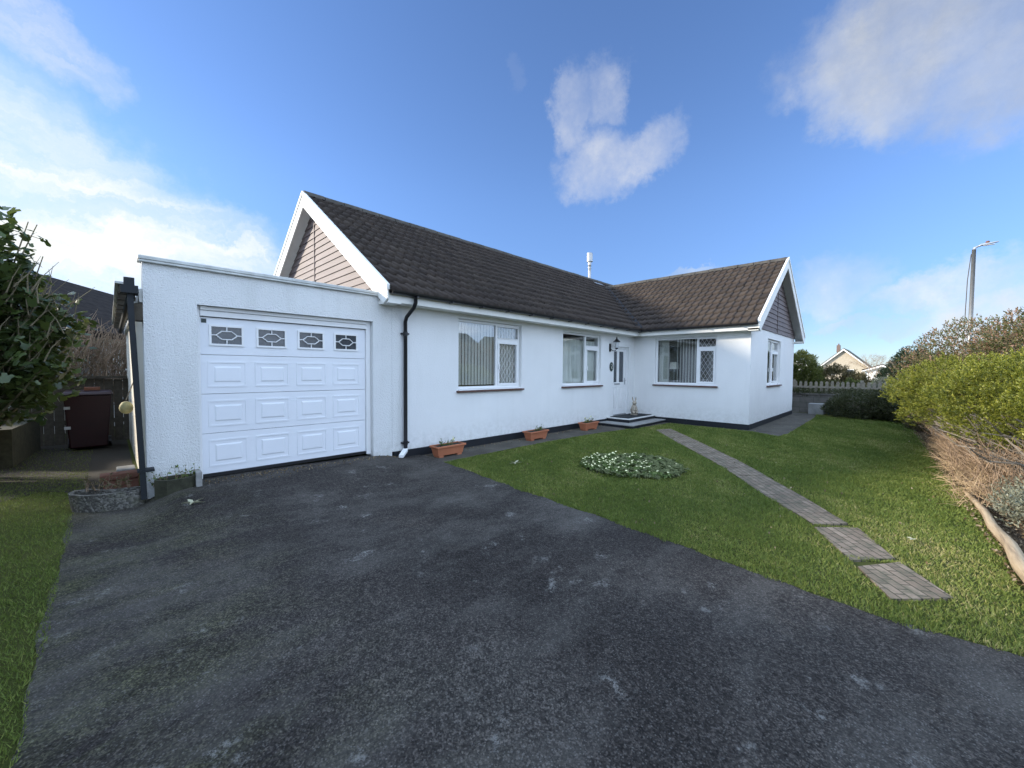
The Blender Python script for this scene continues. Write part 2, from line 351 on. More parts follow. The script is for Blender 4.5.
# ------------------------------------------------------------------ light and sky
SUN_AZ, SUN_EL = rad(-42), rad(20)
sd = bpy.data.lights.new('sun', 'SUN'); sd.energy = 2.8; sd.angle = rad(5.0); sd.color = (1.0, 0.90, 0.76)
so = link(bpy.data.objects.new('sun', sd))
tosun = Vector((math.sin(SUN_AZ)*math.cos(SUN_EL), math.cos(SUN_AZ)*math.cos(SUN_EL), math.sin(SUN_EL)))
so.rotation_euler = tosun.to_track_quat('Z', 'Y').to_euler(); so.location = (-20, 20, 20)
w = bpy.data.worlds.new('World'); scn.world = w; w.use_nodes = True
nt = w.node_tree; nt.nodes.clear()
wo = nt.nodes.new('ShaderNodeOutputWorld'); bg = nt.nodes.new('ShaderNodeBackground'); nt.links.new(bg.outputs[0], wo.inputs[0])
sky = nt.nodes.new('ShaderNodeTexSky'); sky.sky_type = 'NISHITA'; sky.sun_disc = False; sky.sun_elevation = SUN_EL; sky.sun_rotation = SUN_AZ % (2*math.pi)
sky.altitude = 20; sky.air_density = 0.9; sky.dust_density = 0.15; sky.ozone_density = 2.0
tc = nt.nodes.new('ShaderNodeTexCoord'); DIRV = tc.outputs['Generated']
def pix(u, v): return (FWD + RGT*((u-512)/395.634) - UPV*((v-384)/395.634)).normalized()
def vmath(op, a, b=None):
    n = nt.nodes.new('ShaderNodeVectorMath'); n.operation = op
    for s, x in ((n.inputs[0], a), (n.inputs[1], b)):
        if x is None: continue
        if hasattr(x, 'is_linked'): nt.links.new(x, s)
        else: s.default_value = x
    return n.outputs['Value'] if op == 'DOT_PRODUCT' else n.outputs[0]
# drifting warp so that cloud edges fray
def wnoise(scale, detail, vec, rough=0.6, dist=0.0):
    return noise(nt, vec, scale, detail, rough, dist)
# cloud-plane coordinates: direction divided by its height
sep = nt.nodes.new('ShaderNodeSeparateXYZ'); nt.links.new(DIRV, sep.inputs[0])
wv = nt.nodes.new('ShaderNodeTexNoise'); wv.inputs['Scale'].default_value = 9.0; wv.inputs['Detail'].default_value = 9; wv.inputs['Roughness'].default_value = 0.66
nt.links.new(DIRV, wv.inputs['Vector'])
warp = vmath('SCALE', vmath('SUBTRACT', wv.outputs['Color'], (0.5, 0.5, 0.5)), None)
warp.node.inputs['Scale'].default_value = 0.16
wdir = vmath('ADD', DIRV, warp)
def blob(u, v, a_px, b_px, ang, soft=0.6, wd=None):
    """soft ellipse round a sky direction; a, b half sizes; ang = tilt"""
    c = pix(u, v); up = Vector((0, 0, 1)); r = c.cross(up).normalized(); t = r.cross(c).normalized()
    dpx = 395.634 * (1+((u-512)/395.634)**2+((v-384)/395.634)**2)**0.5
    e1 = r*math.cos(rad(ang)) + t*math.sin(rad(ang)); e2 = -r*math.sin(rad(ang)) + t*math.cos(rad(ang))
    s = wd if wd is not None else wdir
    x = mth(nt, 'SUBTRACT', vmath('DOT_PRODUCT', s, tuple(e1*(dpx/a_px))), c.dot(e1)*dpx/a_px)
    y = mth(nt, 'SUBTRACT', vmath('DOT_PRODUCT', s, tuple(e2*(dpx/b_px))), c.dot(e2)*dpx/b_px)
    r2 = mth(nt, 'ADD', mth(nt, 'MULTIPLY', x, x), mth(nt, 'MULTIPLY', y, y))
    front = mth(nt, 'GREATER_THAN', vmath('DOT_PRODUCT', DIRV, tuple(c)), 0.3)
    mr = nt.nodes.new('ShaderNodeMapRange'); mr.interpolation_type = 'SMOOTHSTEP'
    nt.links.new(r2, mr.inputs[0]); mr.inputs[1].default_value = 1.25; mr.inputs[2].default_value = 1.25*(1-soft); mr.inputs[3].default_value = 0; mr.inputs[4].default_value = 1
    return mth(nt, 'MULTIPLY', mr.outputs[0], front)
def vmax(*xs):
    r = xs[0]
    for x in xs[1:]: r = mth(nt, 'MAXIMUM', r, x)
    return r
# streaky high cloud on the left
stm = nt.nodes.new('ShaderNodeMapping'); nt.links.new(wdir, stm.inputs[0]); stm.inputs['Rotation'].default_value = (0.25, 0.0, 0.3); stm.inputs['Scale'].default_value = (2.0, 2.0, 13.0)
streak = ramp(nt, wnoise(1.6, 8, stm.outputs[0], 0.62, 0.3), [(0.36, 0.0), (0.66, 1)])
puff = ramp(nt, wnoise(6.0, 8, DIRV, 0.62), [(0.32, 0), (0.66, 1)])
LEFT = vmax(blob(30, 220, 220, 120, -16, 0.99), blob(175, 258, 190, 68, -16, 0.99), mth(nt, 'MULTIPLY', blob(95, 245, 120, 62, -8, 0.99), 1.25), mth(nt, 'MULTIPLY', blob(-160, 190, 260, 190, 0, 0.9), 1.0))
left_soft = mth(nt, 'MULTIPLY', LEFT, mth(nt, 'ADD', mth(nt, 'MULTIPLY', streak, 0.62), 0.48))
tl = mth(nt, 'MULTIPLY', blob(35, 30, 75, 38, -18, 0.95), mth(nt, 'ADD', mth(nt, 'MULTIPLY', streak, 0.5), 0.22))
fine = ramp(nt, wnoise(11.0, 10, DIRV, 0.66), [(0.30, 0.15), (0.62, 1)])
vcl = mth(nt, 'MULTIPLY', vmax(blob(574, 120, 22, 44, -8, 0.99), blob(604, 96, 26, 34, -20, 0.99), blob(600, 166, 46, 32, 10, 0.99), blob(645, 152, 44, 26, 25, 0.99)), mth(nt, 'ADD', mth(nt, 'MULTIPLY', mth(nt, 'MULTIPLY', fine, puff), 0.75), 0.25))
trc = mth(nt, 'MULTIPLY', vmax(blob(950, 10, 140, 80, 0, 0.9), blob(875, 75, 80, 55, -35, 0.98), blob(1060, 50, 120, 85, 0, 0.9)), mth(nt, 'ADD', mth(nt, 'MULTIPLY', mth(nt, 'MULTIPLY', puff, fine), 0.5), 0.5))
lowr = mth(nt, 'MULTIPLY', vmax(mth(nt, 'MULTIPLY', blob(950, 285, 75, 26, 12, 0.95), 0.75), blob(1010, 315, 85, 50, 10, 0.95), mth(nt, 'MULTIPLY', blob(835, 290, 45, 34, 30, 0.95), 0.55), mth(nt, 'MULTIPLY', blob(688, 274, 30, 6, 5, 0.9), 0.4), mth(nt, 'MULTIPLY', blob(850, 326, 40, 9, 5, 0.95), 0.6), mth(nt, 'MULTIPLY', blob(905, 322, 60, 10, 14, 0.95), 0.5)), mth(nt, 'ADD', mth(nt, 'MULTIPLY', mth(nt, 'MULTIPLY', puff, fine), 0.9), 0.3))
spare = mth(nt, 'MULTIPLY', blob(516, 72, 12, 14, 0, 0.99), 0.05)
# bright broken cloud added behind the view to lift the shaded walls
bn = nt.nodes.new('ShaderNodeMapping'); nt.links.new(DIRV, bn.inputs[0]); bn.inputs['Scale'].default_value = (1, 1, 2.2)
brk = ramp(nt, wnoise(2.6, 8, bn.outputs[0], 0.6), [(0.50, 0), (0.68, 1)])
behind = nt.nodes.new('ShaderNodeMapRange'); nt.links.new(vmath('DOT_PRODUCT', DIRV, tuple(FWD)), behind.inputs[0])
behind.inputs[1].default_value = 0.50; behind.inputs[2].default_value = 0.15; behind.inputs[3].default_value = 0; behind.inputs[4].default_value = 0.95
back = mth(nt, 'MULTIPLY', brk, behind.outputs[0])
skyc = mix(nt, 1.0, sky.outputs[0], (0.745, 0.865, 1.09), 'MULTIPLY')
SKYW = 4.2
hz = nt.nodes.new('ShaderNodeMapRange'); hz.interpolation_type = 'SMOOTHSTEP'; nt.links.new(sep.outputs[2], hz.inputs[0]); hz.inputs[1].default_value = 0.0; hz.inputs[2].default_value = 0.42
skyc = mix(nt, hz.outputs[0], mix(nt, 1.0, skyc, (0.60, 0.61, 0.68), 'MULTIPLY'), skyc)
grey = ramp(nt, wnoise(3.0, 6, wdir, 0.6), [(0.35, (0.50*SKYW, 0.58*SKYW, 0.70*SKYW)), (0.65, (0.84*SKYW, 0.90*SKYW, 0.95*SKYW))])
c1 = mix(nt, mth(nt, 'MINIMUM', left_soft, 0.96), skyc, (1.02*SKYW, 1.04*SKYW, 1.0*SKYW))
c1 = mix(nt, tl, c1, (0.85*SKYW, 0.88*SKYW, 0.9*SKYW))
c1 = mix(nt, mth(nt, 'MULTIPLY', vcl, 0.78), c1, (0.78*SKYW, 0.80*SKYW, 0.84*SKYW))
tg = ramp(nt, wnoise(2.4, 6, wdir, 0.6), [(0.38, (0.42*SKYW, 0.46*SKYW, 0.53*SKYW)), (0.62, (0.72*SKYW, 0.75*SKYW, 0.79*SKYW))])
c1 = mix(nt, trc, c1, tg)
c1 = mix(nt, mth(nt, 'MULTIPLY', lowr, 1.35, clamp=True), c1, grey)
c1 = mix(nt, spare, c1, (0.7*SKYW, 0.72*SKYW, 0.78*SKYW))
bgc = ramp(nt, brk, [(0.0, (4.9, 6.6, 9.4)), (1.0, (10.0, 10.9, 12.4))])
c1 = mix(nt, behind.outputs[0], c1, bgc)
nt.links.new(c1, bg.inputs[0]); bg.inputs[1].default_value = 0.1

# ------------------------------------------------------------------ setting: ground sheets
def sheet(name, polys, z, m, kind='structure'):
    V = []; F = []
    for p in polys:
        n = len(V); V += [(x, y, z) for x, y in p]; F.append(tuple(range(n, n+len(p))))
    o = mesh_obj(name, V, F, m); return tag(o, kind=kind)
sheet('ground', [[(-900, -900), (900, -900), (900, 900), (-900, 900)]], GZ-0.006, M['turf'])
DR = [(0.82, 0.0), (0.81, -0.69), (0.75, -1.83), (0.63, -2.89), (0.55, -4.09), (0.44, -5.19), (0.35, -5.94), (0.33, -6.47), (0.42, -7.1), (0.9, -8.2), (1.9, -9.6)]
def dr_right(y):
    for (x0, y0), (x1, y1) in zip(DR, DR[1:]):
        if y <= y0 and y >= y1: return x0 + (x1-x0)*(y-y0)/(y1-y0)
    return DR[-1][0] if y < DR[-1][1] else DR[0][0]
def dr_left(y): return -3.57 - (0.0 if y > -7 else (-7-y)*0.3)
def sstep(t): t = max(0.0, min(1.0, t)); return t*t*(3-2*t)
def drive_z(x, y):
    lift = 0.155 if x < -0.1 else 0.155 - 0.125*sstep((x+0.1)/0.7)
    lift *= (0.82 + 0.18*sstep((-x)/2.2)) * sstep((x+3.05)/0.4)
    return GZ + 0.004 + lift*sstep((y+2.1)/2.0)
V = []; F = []; ys = [0.16 if i == 0 else -0.1*i*1.0 for i in range(0, 97)]; nx = 46
for j, y in enumerate(ys):
    xl, xr = dr_left(y), dr_right(min(y, 0))
    for i in range(nx):
        x = xl + (xr-xl)*i/(nx-1)
        if i == 0 : x += 0.012*math.sin(y*3.1)+0.01*math.sin(y*9.7)
        if i == nx-1: x += 0.012*math.sin(y*7.3)+0.012*math.sin(y*17)
        V.append((x, y, drive_z(x, y)))
for j in range(len(ys)-1):
    for i in range(nx-1):
        F.append((j*nx+i, (j+1)*nx+i, (j+1)*nx+i+1, j*nx+i+1))
tag(mesh_obj('driveway', V, F, M['drive'], smooth=True), kind='structure')
sheet('pavement', [[(-60, -11.4), (90, -11.4), (90, -9.6), (-60, -9.6)]], GZ+0.008, M['concrete'])
sheet('road', [[(-60, -17.5), (90, -17.5), (90, -11.4), (-60, -11.4)]], GZ-0.002, M['tarmac_road'])
kb = MB(); kb.box(-60, 90, -11.52, -11.4, GZ-0.1, GZ+0.02); tag(kb.build('kerb', M['concrete']), kind='structure')
# concrete margins at the foot of the walls
sheet('house_apron', [[(0.84, -0.78), (2.8, -0.72), (5.6, -0.86), (6.75, -1.02), (6.95, -0.9), (6.95, 0.02), (0.84, 0.02)]], GZ+0.006, M['strip'])
sheet('side_patio', [[(7.0, -1.14), (8.95, -1.3), (8.92, -3.8), (8.5, -4.25), (9.3, -4.35), (14.3, -4.28), (16.2, -4.1), (16.2, -3.3), (9.1, -3.3), (9.1, -1.1)]], GZ+0.006, M['strip'])
# slab path
PL = [(7.25, -1.62), (5.6, -2.95), (4.11, -4.22), (2.81, -5.12), (1.95, -5.80)]
PR = [(7.85, -1.87), (6.15, -3.3), (4.62, -4.52), (3.18, -5.52), (2.28, -6.10)]
PL = [(a[0]+(b[0]-a[0])*0.07, a[1]+(b[1]-a[1])*0.07) for a, b in zip(PL, PR)]; PR = [(b[0]+(a[0]-b[0])*0.07, b[1]+(a[1]-b[1])*0.07) for a, b in zip(PL, PR)]
V = []; F = []
def slab(q, h=0.012):
    n = len(V)
    for x, y in q: V.append((x, y, GZ-0.03))
    for x, y in q: V.append((x, y, GZ+h+random.uniform(-0.002, 0.003)))
    F.append((n+4, n+5, n+6, n+7))
    for i in range(4): F.append((n+i, n+(i+1) % 4, n+4+(i+1) % 4, n+4+i))
def lerp(P, t):
    t = max(0, min(len(P)-1-1e-6, t)); i = int(t); f = t-i
    return (P[i][0]+(P[i+1][0]-P[i][0])*f, P[i][1]+(P[i+1][1]-P[i][1])*f)
NS = 13
for k in range(NS):
    t0, t1 = 4*k/NS, 4*(k+1)/NS - 0.012
    slab([lerp(PL, t0), lerp(PL, t1), lerp(PR, t1), lerp(PR, t0)])
slab([(1.89, -5.83), (1.20, -6.17), (1.53, -6.44), (2.20, -6.16)]); slab([(1.11, -6.22), (0.64, -6.43), (0.98, -6.75), (1.46, -6.47)])
tag(mesh_obj('path', V, F, M['path']), kind='structure')

def in_path(x, y):
    # distance band between left/right polylines, whole length
    A = np.array(PL + [(0.62, -6.42)]); B = np.array(PR + [(0.98, -6.76)])
    poly = np.vstack([A, B[::-1]])
    inside = np.zeros(len(x), bool); n = len(poly); j = n-1
    for i in range(n):
        xi, yi = poly[i]; xj, yj = poly[j]
        c = ((yi > y) != (yj > y)) & (x < (xj-xi)*(y-yi)/(yj-yi+1e-12)+xi)
        inside ^= c; j = i
    gaps = np.zeros(len(x), bool)
    for gx, gy, r in ((1.15, -6.19, 0), ):
        pass
    # grass fills the joint between the last slabs
    d = np.array([-0.85, -0.5]); d /= np.linalg.norm(d)
    s = (x-1.365)*d[0] + (y+6.32)*d[1]
    gaps |= (np.abs(s) < 0.035)
    s2 = (x-2.07)*d[0] + (y+5.98)*d[1]
    gaps |= (np.abs(s2) < 0.02)
    return inside & ~gaps
def in_poly(x, y, poly):
    inside = np.zeros(len(x), bool); n = len(poly); j = n-1
    for i in range(n):
        xi, yi = poly[i]; xj, yj = poly[j]
        inside ^= ((yi > y) != (yj > y)) & (x < (xj-xi)*(y-yi)/(yj-yi+1e-12)+xi); j = i
    return inside

# hedge foot line: soil bed along the right side
sheet('planting_bed', [[(0.9, -7.22), (1.6, -7.15), (3.0, -7.17), (4.6, -7.14), (6, -7.05), (9, -6.95), (12, -6.8), (16.2, -6.6), (16.2, -9.5), (1.2, -9.5)]], GZ+0.004, M['litter'])

# ------------------------------------------------------------------ grass (stuff)
def blades(name, x, y, hgt, wid, seedr, z0=GZ, dry=None):
    n = len(x); r = RNG
    ang = r.uniform(0, 2*np.pi, n); lean = r.normal(0, 0.55, (n, 2))
    h = hgt*r.uniform(0.55, 1.3, n); wd = wid*r.uniform(0.7, 1.3, n)
    dx, dy = np.cos(ang)*wd, np.sin(ang)*wd
    V = np.zeros((n, 3, 3))
    V[:, 0] = np.stack([x-dx, y-dy, np.full(n, z0)], 1); V[:, 1] = np.stack([x+dx, y+dy, np.full(n, z0)], 1)
    V[:, 2] = np.stack([x+lean[:, 0]*h, y+lean[:, 1]*h, z0+h], 1)
    Fc = np.arange(n*3).reshape(n, 3)
    rv = np.clip(r.beta(2.2, 3.2, n) + (dry if dry is not None else 0), 0, 1)
    o = mesh_obj(name, V.reshape(-1, 3), Fc, M['grass'], rnd=rv); return tag(o, kind='stuff')
def smoothnoise(x, y, s, seed):
    r = np.random.default_rng(seed); out = np.zeros(len(x))
    for k in range(7):
        a = r.uniform(0, 2*np.pi); f = s*r.uniform(0.6, 1.8); p = r.uniform(0, 6.28)
        out += np.sin((x*np.cos(a)+y*np.sin(a))*f+p)
    return out/7
n = 1250000
# sample density falling with the distance from the viewer's standpoint
rr = RNG.uniform(0, 1, n)**0.85*19+1.0; th = RNG.uniform(-0.30, 1.25, n)
gx = CAM.x + rr*np.cos(th); gy = CAM.y + rr*np.sin(th)
keep = (gx < 16.3) & (gy < -0.76) & (gy > -7.2)
gx, gy, rr = gx[keep], gy[keep], rr[keep]
drr = np.interp(-gy, [-p[1] for p in DR], [p[0] for p in DR])
edge = drr - 0.012 + 0.06*smoothnoise(gx, gy, 16, 3) + 0.03*smoothnoise(gx, gy, 45, 33)
hb = np.interp(gx, [0.9, 1.6, 3.0, 4.6, 6, 9, 12, 16.2], [-7.22, -7.12, -7.14, -7.12, -7.02, -6.92, -6.78, -6.6]) + 0.05*smoothnoise(gx, gy, 9, 5)
keep = (gx > edge) & (gy > hb) & ~in_path(gx+0.05*smoothnoise(gx, gy, 21, 41), gy+0.05*smoothnoise(gx, gy, 23, 42))
keep &= ~in_poly(gx, gy, [(0.6, -0.76), (2.8, -0.70), (5.6, -0.86), (6.8, -1.06), (7.0, -1.16), (8.97, -1.32), (8.95, -3.6), (8.55, -4.27), (9.3, -4.36), (14.3, -4.29), (16.4, -4.12), (16.4, 2), (0.6, 2)])
ba = np.arctan2(gy+3.2, gx-2.95); keep &= (np.hypot(gx-2.95, gy+3.2) > 0.72+0.09*np.sin(3*ba)+0.05*np.sin(7*ba+1)+0.06*smoothnoise(gx, gy, 15, 77)) | (RNG.uniform(0, 1, len(gx)) < 0.22)
gx, gy, rr = gx[keep], gy[keep], rr[keep]
dry = 0.30*smoothnoise(gx, gy, 2.2, 8) + 0.28*smoothnoise(gx, gy, 7, 9) + 0.15*smoothnoise(gx, gy, 19, 19) + 0.16*np.clip((2.6-np.abs(gx-1.6))/2.6, 0, 1)*np.clip((-gy-5.4)/1.2, 0, 1)  # last term shifts blades paler and yellower around the near end of the path
hh = 0.020 + 0.010*np.clip(smoothnoise(gx, gy, 11, 14), -0.3, 1) + 0.004*smoothnoise(gx, gy, 5, 12) + 0.0006*rr
tall = (gx < np.interp(-gy, [-p[1] for p in DR], [p[0] for p in DR])+0.10)
blades('lawn_grass', gx, gy, hh*np.where(tall, 1.25, 1), 0.0013+0.0006*rr, 1, dry=dry)
# left lawn strip
n = 480000
gx = RNG.uniform(-8.5, -3.5, n); gy = RNG.uniform(-7.5, 5.4, n)
d = np.hypot(gx-CAM.x, gy-CAM.y); keep = (RNG.uniform(0, 1, n) < np.clip(3.2/d, 0.12, 1)) & (gx < -3.545+0.03*smoothnoise(gx, gy, 6, 2)) & (gy < 0.3 + 0*gx)
g2 = (gy >= 0.3) & (gx > -4.9) & (gx < -3.05) & (RNG.uniform(0, 1, n) < 0.45*np.clip(1.6-gy/2.2, 0.25, 1))
k2 = keep | g2
blades('side_lawn_grass', gx[k2], gy[k2], 0.026, 0.0028, 2, dry=-0.04+0.10*smoothnoise(gx[k2], gy[k2], 3, 4))

# ------------------------------------------------------------------ bungalow
H = empty('bungalow', (6.0, 1.5, GZ), 'white rendered L-shaped bungalow with brown tiled gable roofs and attached garage', 'house')
def wall(name, axis, c, u0, u1, z0, z1, ops, th, m, parent, inward=1):
    """wall face in plane axis=c, openings (u0,u1,z0,z1), thickness th towards inward*axis"""
    us = sorted({u0, u1, *[o[0] for o in ops], *[o[1] for o in ops]}); zs = sorted({z0, z1, *[o[2] for o in ops], *[o[3] for o in ops]})
    b = MB()
    def P(u, d, z): return (u, c+d, z) if axis == 'y' else (c+d, u, z)
    def q(*p): b.add(p, [(0, 1, 2, 3)])
    for d in (0, th*inward):
        for a, e in zip(us, us[1:]):
            for f, g in zip(zs, zs[1:]):
                if any(o[0] <= a and e <= o[1] and o[2] <= f and g <= o[3] for o in ops): continue
                q(P(a, d, f), P(e, d, f), P(e, d, g), P(a, d, g))
    T = th*inward
    for o in ops:
        for ua in (o[0], o[1]): q(P(ua, 0, o[2]), P(ua, T, o[2]), P(ua, T, o[3]), P(ua, 0, o[3]))
        for za in (o[2], o[3]): q(P(o[0], 0, za), P(o[1], 0, za), P(o[1], T, za), P(o[0], T, za))
    for ua in (u0, u1): q(P(ua, 0, z0), P(ua, T, z0), P(ua, T, z1), P(ua, 0, z1))
    for za in (z0, z1): q(P(u0, 0, za), P(u1, 0, za), P(u1, T, za), P(u0, T, za))
    return b.build(name, m, parent)
ZP = -0.045; XW, XE, YG = 9.189, 15.304, -3.45; YR = 3.625; YB = 7.25
W1 = (1.741, 3.614, 1.02, 2.473); W2 = (5.222, 7.102, 1.02, 2.473); W3 = (-2.578, -0.72, 1.02, 2.473); W4 = (11.15, 13.006, 1.02, 2.473)
DOOR = (7.84, 8.83, 0.0, 2.2)
wall('front_wall', 'y', 0.0, 0.26, XW+0.1, ZP, 2.66, [W1, W2, DOOR], 0.24, M['render'], H)
wall('wing_side_wall', 'x', XW, YG+0.001, 0.0, ZP, 2.66, [W3], 0.24, M['render'], H)
wall('wing_end_wall', 'y', YG, XW+0.004, XE, ZP, 2.70, [W4], 0.24, M['render'], H)
mesh_obj('rear_wall', [(XE, YG, GZ), (XE, YB, GZ), (XE, YB, 2.7), (XE, YG, 2.7), (0.26, YB, GZ), (0.26, YB, 2.7), (XE, YB, GZ), (XE, YB, 2.7)], [(0, 1, 2, 3), (4, 6, 7, 5)], M['render'], H)
# inner face of the main gable below the cladding
MB().box(0.262, 0.45, 0.25, YB-0.01, GZ, 2.69).build('gable_wall', M['render'], H)
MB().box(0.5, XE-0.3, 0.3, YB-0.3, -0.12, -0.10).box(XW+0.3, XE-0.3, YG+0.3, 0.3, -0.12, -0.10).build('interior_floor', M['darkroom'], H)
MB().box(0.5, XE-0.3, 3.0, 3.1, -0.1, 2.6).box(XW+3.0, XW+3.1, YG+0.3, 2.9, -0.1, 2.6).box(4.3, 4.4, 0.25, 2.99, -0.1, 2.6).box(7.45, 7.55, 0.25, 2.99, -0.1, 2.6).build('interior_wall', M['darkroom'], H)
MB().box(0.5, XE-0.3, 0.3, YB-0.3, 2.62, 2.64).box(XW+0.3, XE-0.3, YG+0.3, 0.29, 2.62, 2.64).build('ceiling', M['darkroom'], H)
# black plinth, standing a touch proud
pl = MB(); pl.box(0.30, 9.175, -0.012, 0.2, GZ-0.1, ZP); pl.box(XW-0.012, XW+0.2, YG-0.012, -0.014, GZ-0.1, ZP); pl.box(XW+0.21, XE+0.01, YG-0.012, YG+0.2, GZ-0.1, ZP)
pl.build('plinth', M['plinth'], H)

def window(axis, c, op, mull, trans, sign, flip=False, lead=None, sill_out=0.06):
    """white casement: fixed light one side, narrow opener + top light the other. sign: outward direction along axis"""
    u0, u1, z0, z1 = op; rec = 0.07; fw = 0.055
    root_b = MB()
    def bx(b, ua, ub, d0, d1, za, zb):
        a0, a1 = c+sign*d0, c+sign*d1; a0, a1 = min(a0, a1), max(a0, a1)
        if axis == 'y': b.box(ua, ub, a0, a1, za, zb)
        else: b.box(a0, a1, ua, ub, za, zb)
    f = root_b; D0, D1 = -rec-0.06, -rec
    e = 0.003
    bx(f, u0+e, u1-e, D0, D1, z0+e, z0+fw); bx(f, u0+e, u1-e, D0, D1, z1-fw, z1-e)
    bx(f, u0+e, u0+fw, D0, D1, z0+fw, z1-fw); bx(f, u1-fw, u1-e, D0, D1, z0+fw, z1-fw)
    bx(f, mull-0.03, mull+0.03, D0, D1, z0+fw, z1-fw)
    # the opener side lies right of mull when not flipped
    a, b_ = (mull+0.03, u1-fw) if not flip else (u0+fw, mull-0.03)
    bx(f, a, b_, D0, D1, trans-0.03, trans+0.03)
    fr = f.build('window', M['upvc'], H, bevel=0.006)
    sash = MB(); s0, s1 = -rec-0.045, -rec+0.012
    for (ua, ub, za, zb, t) in ((a, b_, z0+fw, trans-0.03, 0.05),):
        bx(sash, ua, ub, s0, s1, za, za+t); bx(sash, ua, ub, s0, s1, zb-t, zb); bx(sash, ua, ua+t, s0, s1, za+t, zb-t); bx(sash, ub-t, ub, s0, s1, za+t, zb-t)
    bx(sash, a, b_, s0, s1, trans+0.03, trans+0.05); bx(sash, a, b_, s0, s1, z1-fw-0.02, z1-fw)
    o = sash.build('sash', M['upvc'], H, bevel=0.005); o.parent = fr
    o = None
    hd = MB(); hu = a+0.025 if not flip else b_-0.025
    bx(hd, hu-0.012, hu+0.012, s1, s1+0.03, z0+0.42, z0+0.54); o = hd.build('handle', M['upvc'], H); o.parent = fr
    g = MB(); e0 = -rec-0.028
    bx(g, u0+fw, u1-fw, e0-0.004, e0, z0+fw, z1-fw)
    o = g.build('pane', M['glass'], H); o.parent = fr
    s = MB(); bx(s, u0-0.02, u1+0.02, -rec, 0.03, z0-0.022, z0-0.002); o = s.build('sill', M['upvc'], H, bevel=0.004); o.parent = fr
    s = MB(); bx(s, u0-0.05, u1+0.05, -0.02, sill_out, z0-0.062, z0-0.024); o = s.build('tile_sill', M['tilesill'], H, bevel=0.005); o.parent = fr
    if lead:
        L = MB()
        for (ua, ub, za, zb) in ((a+0.05, b_-0.05, z0+fw+0.05, trans-0.08), (a+0.01, b_-0.01, trans+0.05, z1-fw-0.02)):
            step = lead; W_, H_ = ub-ua, zb-za; k = -int(H_/step)-1
            for sgn in (1, -1):
                for i in range(-int(H_/step)-2, int(W_/step)+3):
                    # line u = ua + i*step + sgn*0.62*(z-za)
                    pts = []
                    for tt in np.linspace(0, 1, 41):
                        z = za+H_*tt; u = ua+i*step+(0.62*(z-za) if sgn > 0 else -0.62*(z-za)+H_*0.62)
                        if ua <= u <= ub: pts.append((u, z))
                    if len(pts) > 1:
                        (ua_, za_), (ub_, zb_) = pts[0], pts[-1]; dd = c+sign*(e0+0.004)
                        P = [(ua_, dd, za_), (ub_, dd, zb_)] if axis == 'y' else [(dd, ua_, za_), (dd, ub_, zb_)]
                        L.tube(P, lead*0.03, 4)
        o = L.build('lead_lattice', M['upvc'], H); o.parent = fr
    return fr
w1 = window('y', 0, W1, 2.87, 2.10, -1, lead=0.115); w2 = window('y', 0, W2, 6.38, 2.10, -1, lead=None)
w3 = window('x', XW, W3, -2.02, 2.12, -1, flip=True, lead=0.12); w4 = window('y', YG, W4, 12.02, 2.10, -1)
# front door
db = MB(); db.box(7.843, 7.90, 0.06, 0.13, 0.003, 2.197).box(8.77, 8.827, 0.06, 0.13, 0.003, 2.197).box(7.90, 8.77, 0.06, 0.13, 2.13, 2.197)
fr = db.build('front_door', M['upvc'], H, bevel=0.006)
d = MB(); y0, y1 = 0.078, 0.12
d.box(7.905, 7.985, y0, y1, 0.03, 2.125).box(8.60, 8.765, y0, y1, 0.03, 2.125).box(8.185, 8.32, y0, y1, 0.03, 2.125)
for a, b_ in ((7.985, 8.185), (8.32, 8.60)):
    d.box(a, b_, y0, y1, 2.05, 2.125).box(a, b_, y0, y1, 0.9, 1.06).box(a, b_, y0, y1, 0.03, 0.2).box(a, b_, y0+0.012, y1, 0.2, 0.9)
    d.box(a+0.03, b_-0.03, y0-0.002, y0+0.012, 0.24, 0.86)
o = d.build('door_leaf', M['upvc'], H, bevel=0.004); o.parent = fr
o = MB().box(7.985, 8.185, 0.095, 0.10, 1.06, 2.05).box(8.32, 8.60, 0.095, 0.10, 1.06, 2.05).build('door_glass', M['darkglass'], H); o.parent = fr
o = MB().box(8.02, 8.36, 0.066, 0.078, 0.985, 1.03).build('letterbox', M['metal'], H, bevel=0.003); o.parent = fr
o = MB().box(8.655, 8.69, 0.064, 0.078, 0.98, 1.2).tube([(8.672, 0.06, 1.12), (8.672, 0.03, 1.12), (8.58, 0.03, 1.12)], 0.01).build('door_handle', M['metal'], H); o.parent = fr
o = MB().box(7.95, 8.72, 0.02, 0.058, 0.006, 0.035).build('threshold', M['metal'], H); o.parent = fr

# ---- garage walls
GX0, GZT = -2.95, 2.70
gf = wall('garage_front_wall', 'y', 0.0, GX0, 0.262, -0.16, GZT, [(-2.443, -0.086, -0.16, 2.236)], 0.22, M['roughcast'], H)
MB().box(0.262, 0.46, -0.004, 0.2, ZP, 2.53).build('pier_wall', M['roughcast'], H)
MB().box(GX0-0.035, 0.02, -0.05, 0.24, GZT, GZT+0.045).box(GX0-0.03, 0.02, -0.045, -0.003, GZT-0.03, GZT-0.002).build('parapet_coping', M['coping'], H, bevel=0.008)
MB().box(GX0, GX0+0.2, 0.222, 6.4, GZ-0.1, 2.26).box(GX0, 0.26, 6.41, 6.6, GZ-0.1, 2.26).build('garage_side_wall', M['sunlit_side'], H)
MB().box(GX0+0.02, 0.3, 0.225, 6.6, 2.34, 2.42).build('garage_roof', M['concrete'], H)
MB().box(GX0-0.03, GX0-0.002, 0.03, 6.6, 2.20, 2.36).build('garage_fascia', M['paintwood'], H)
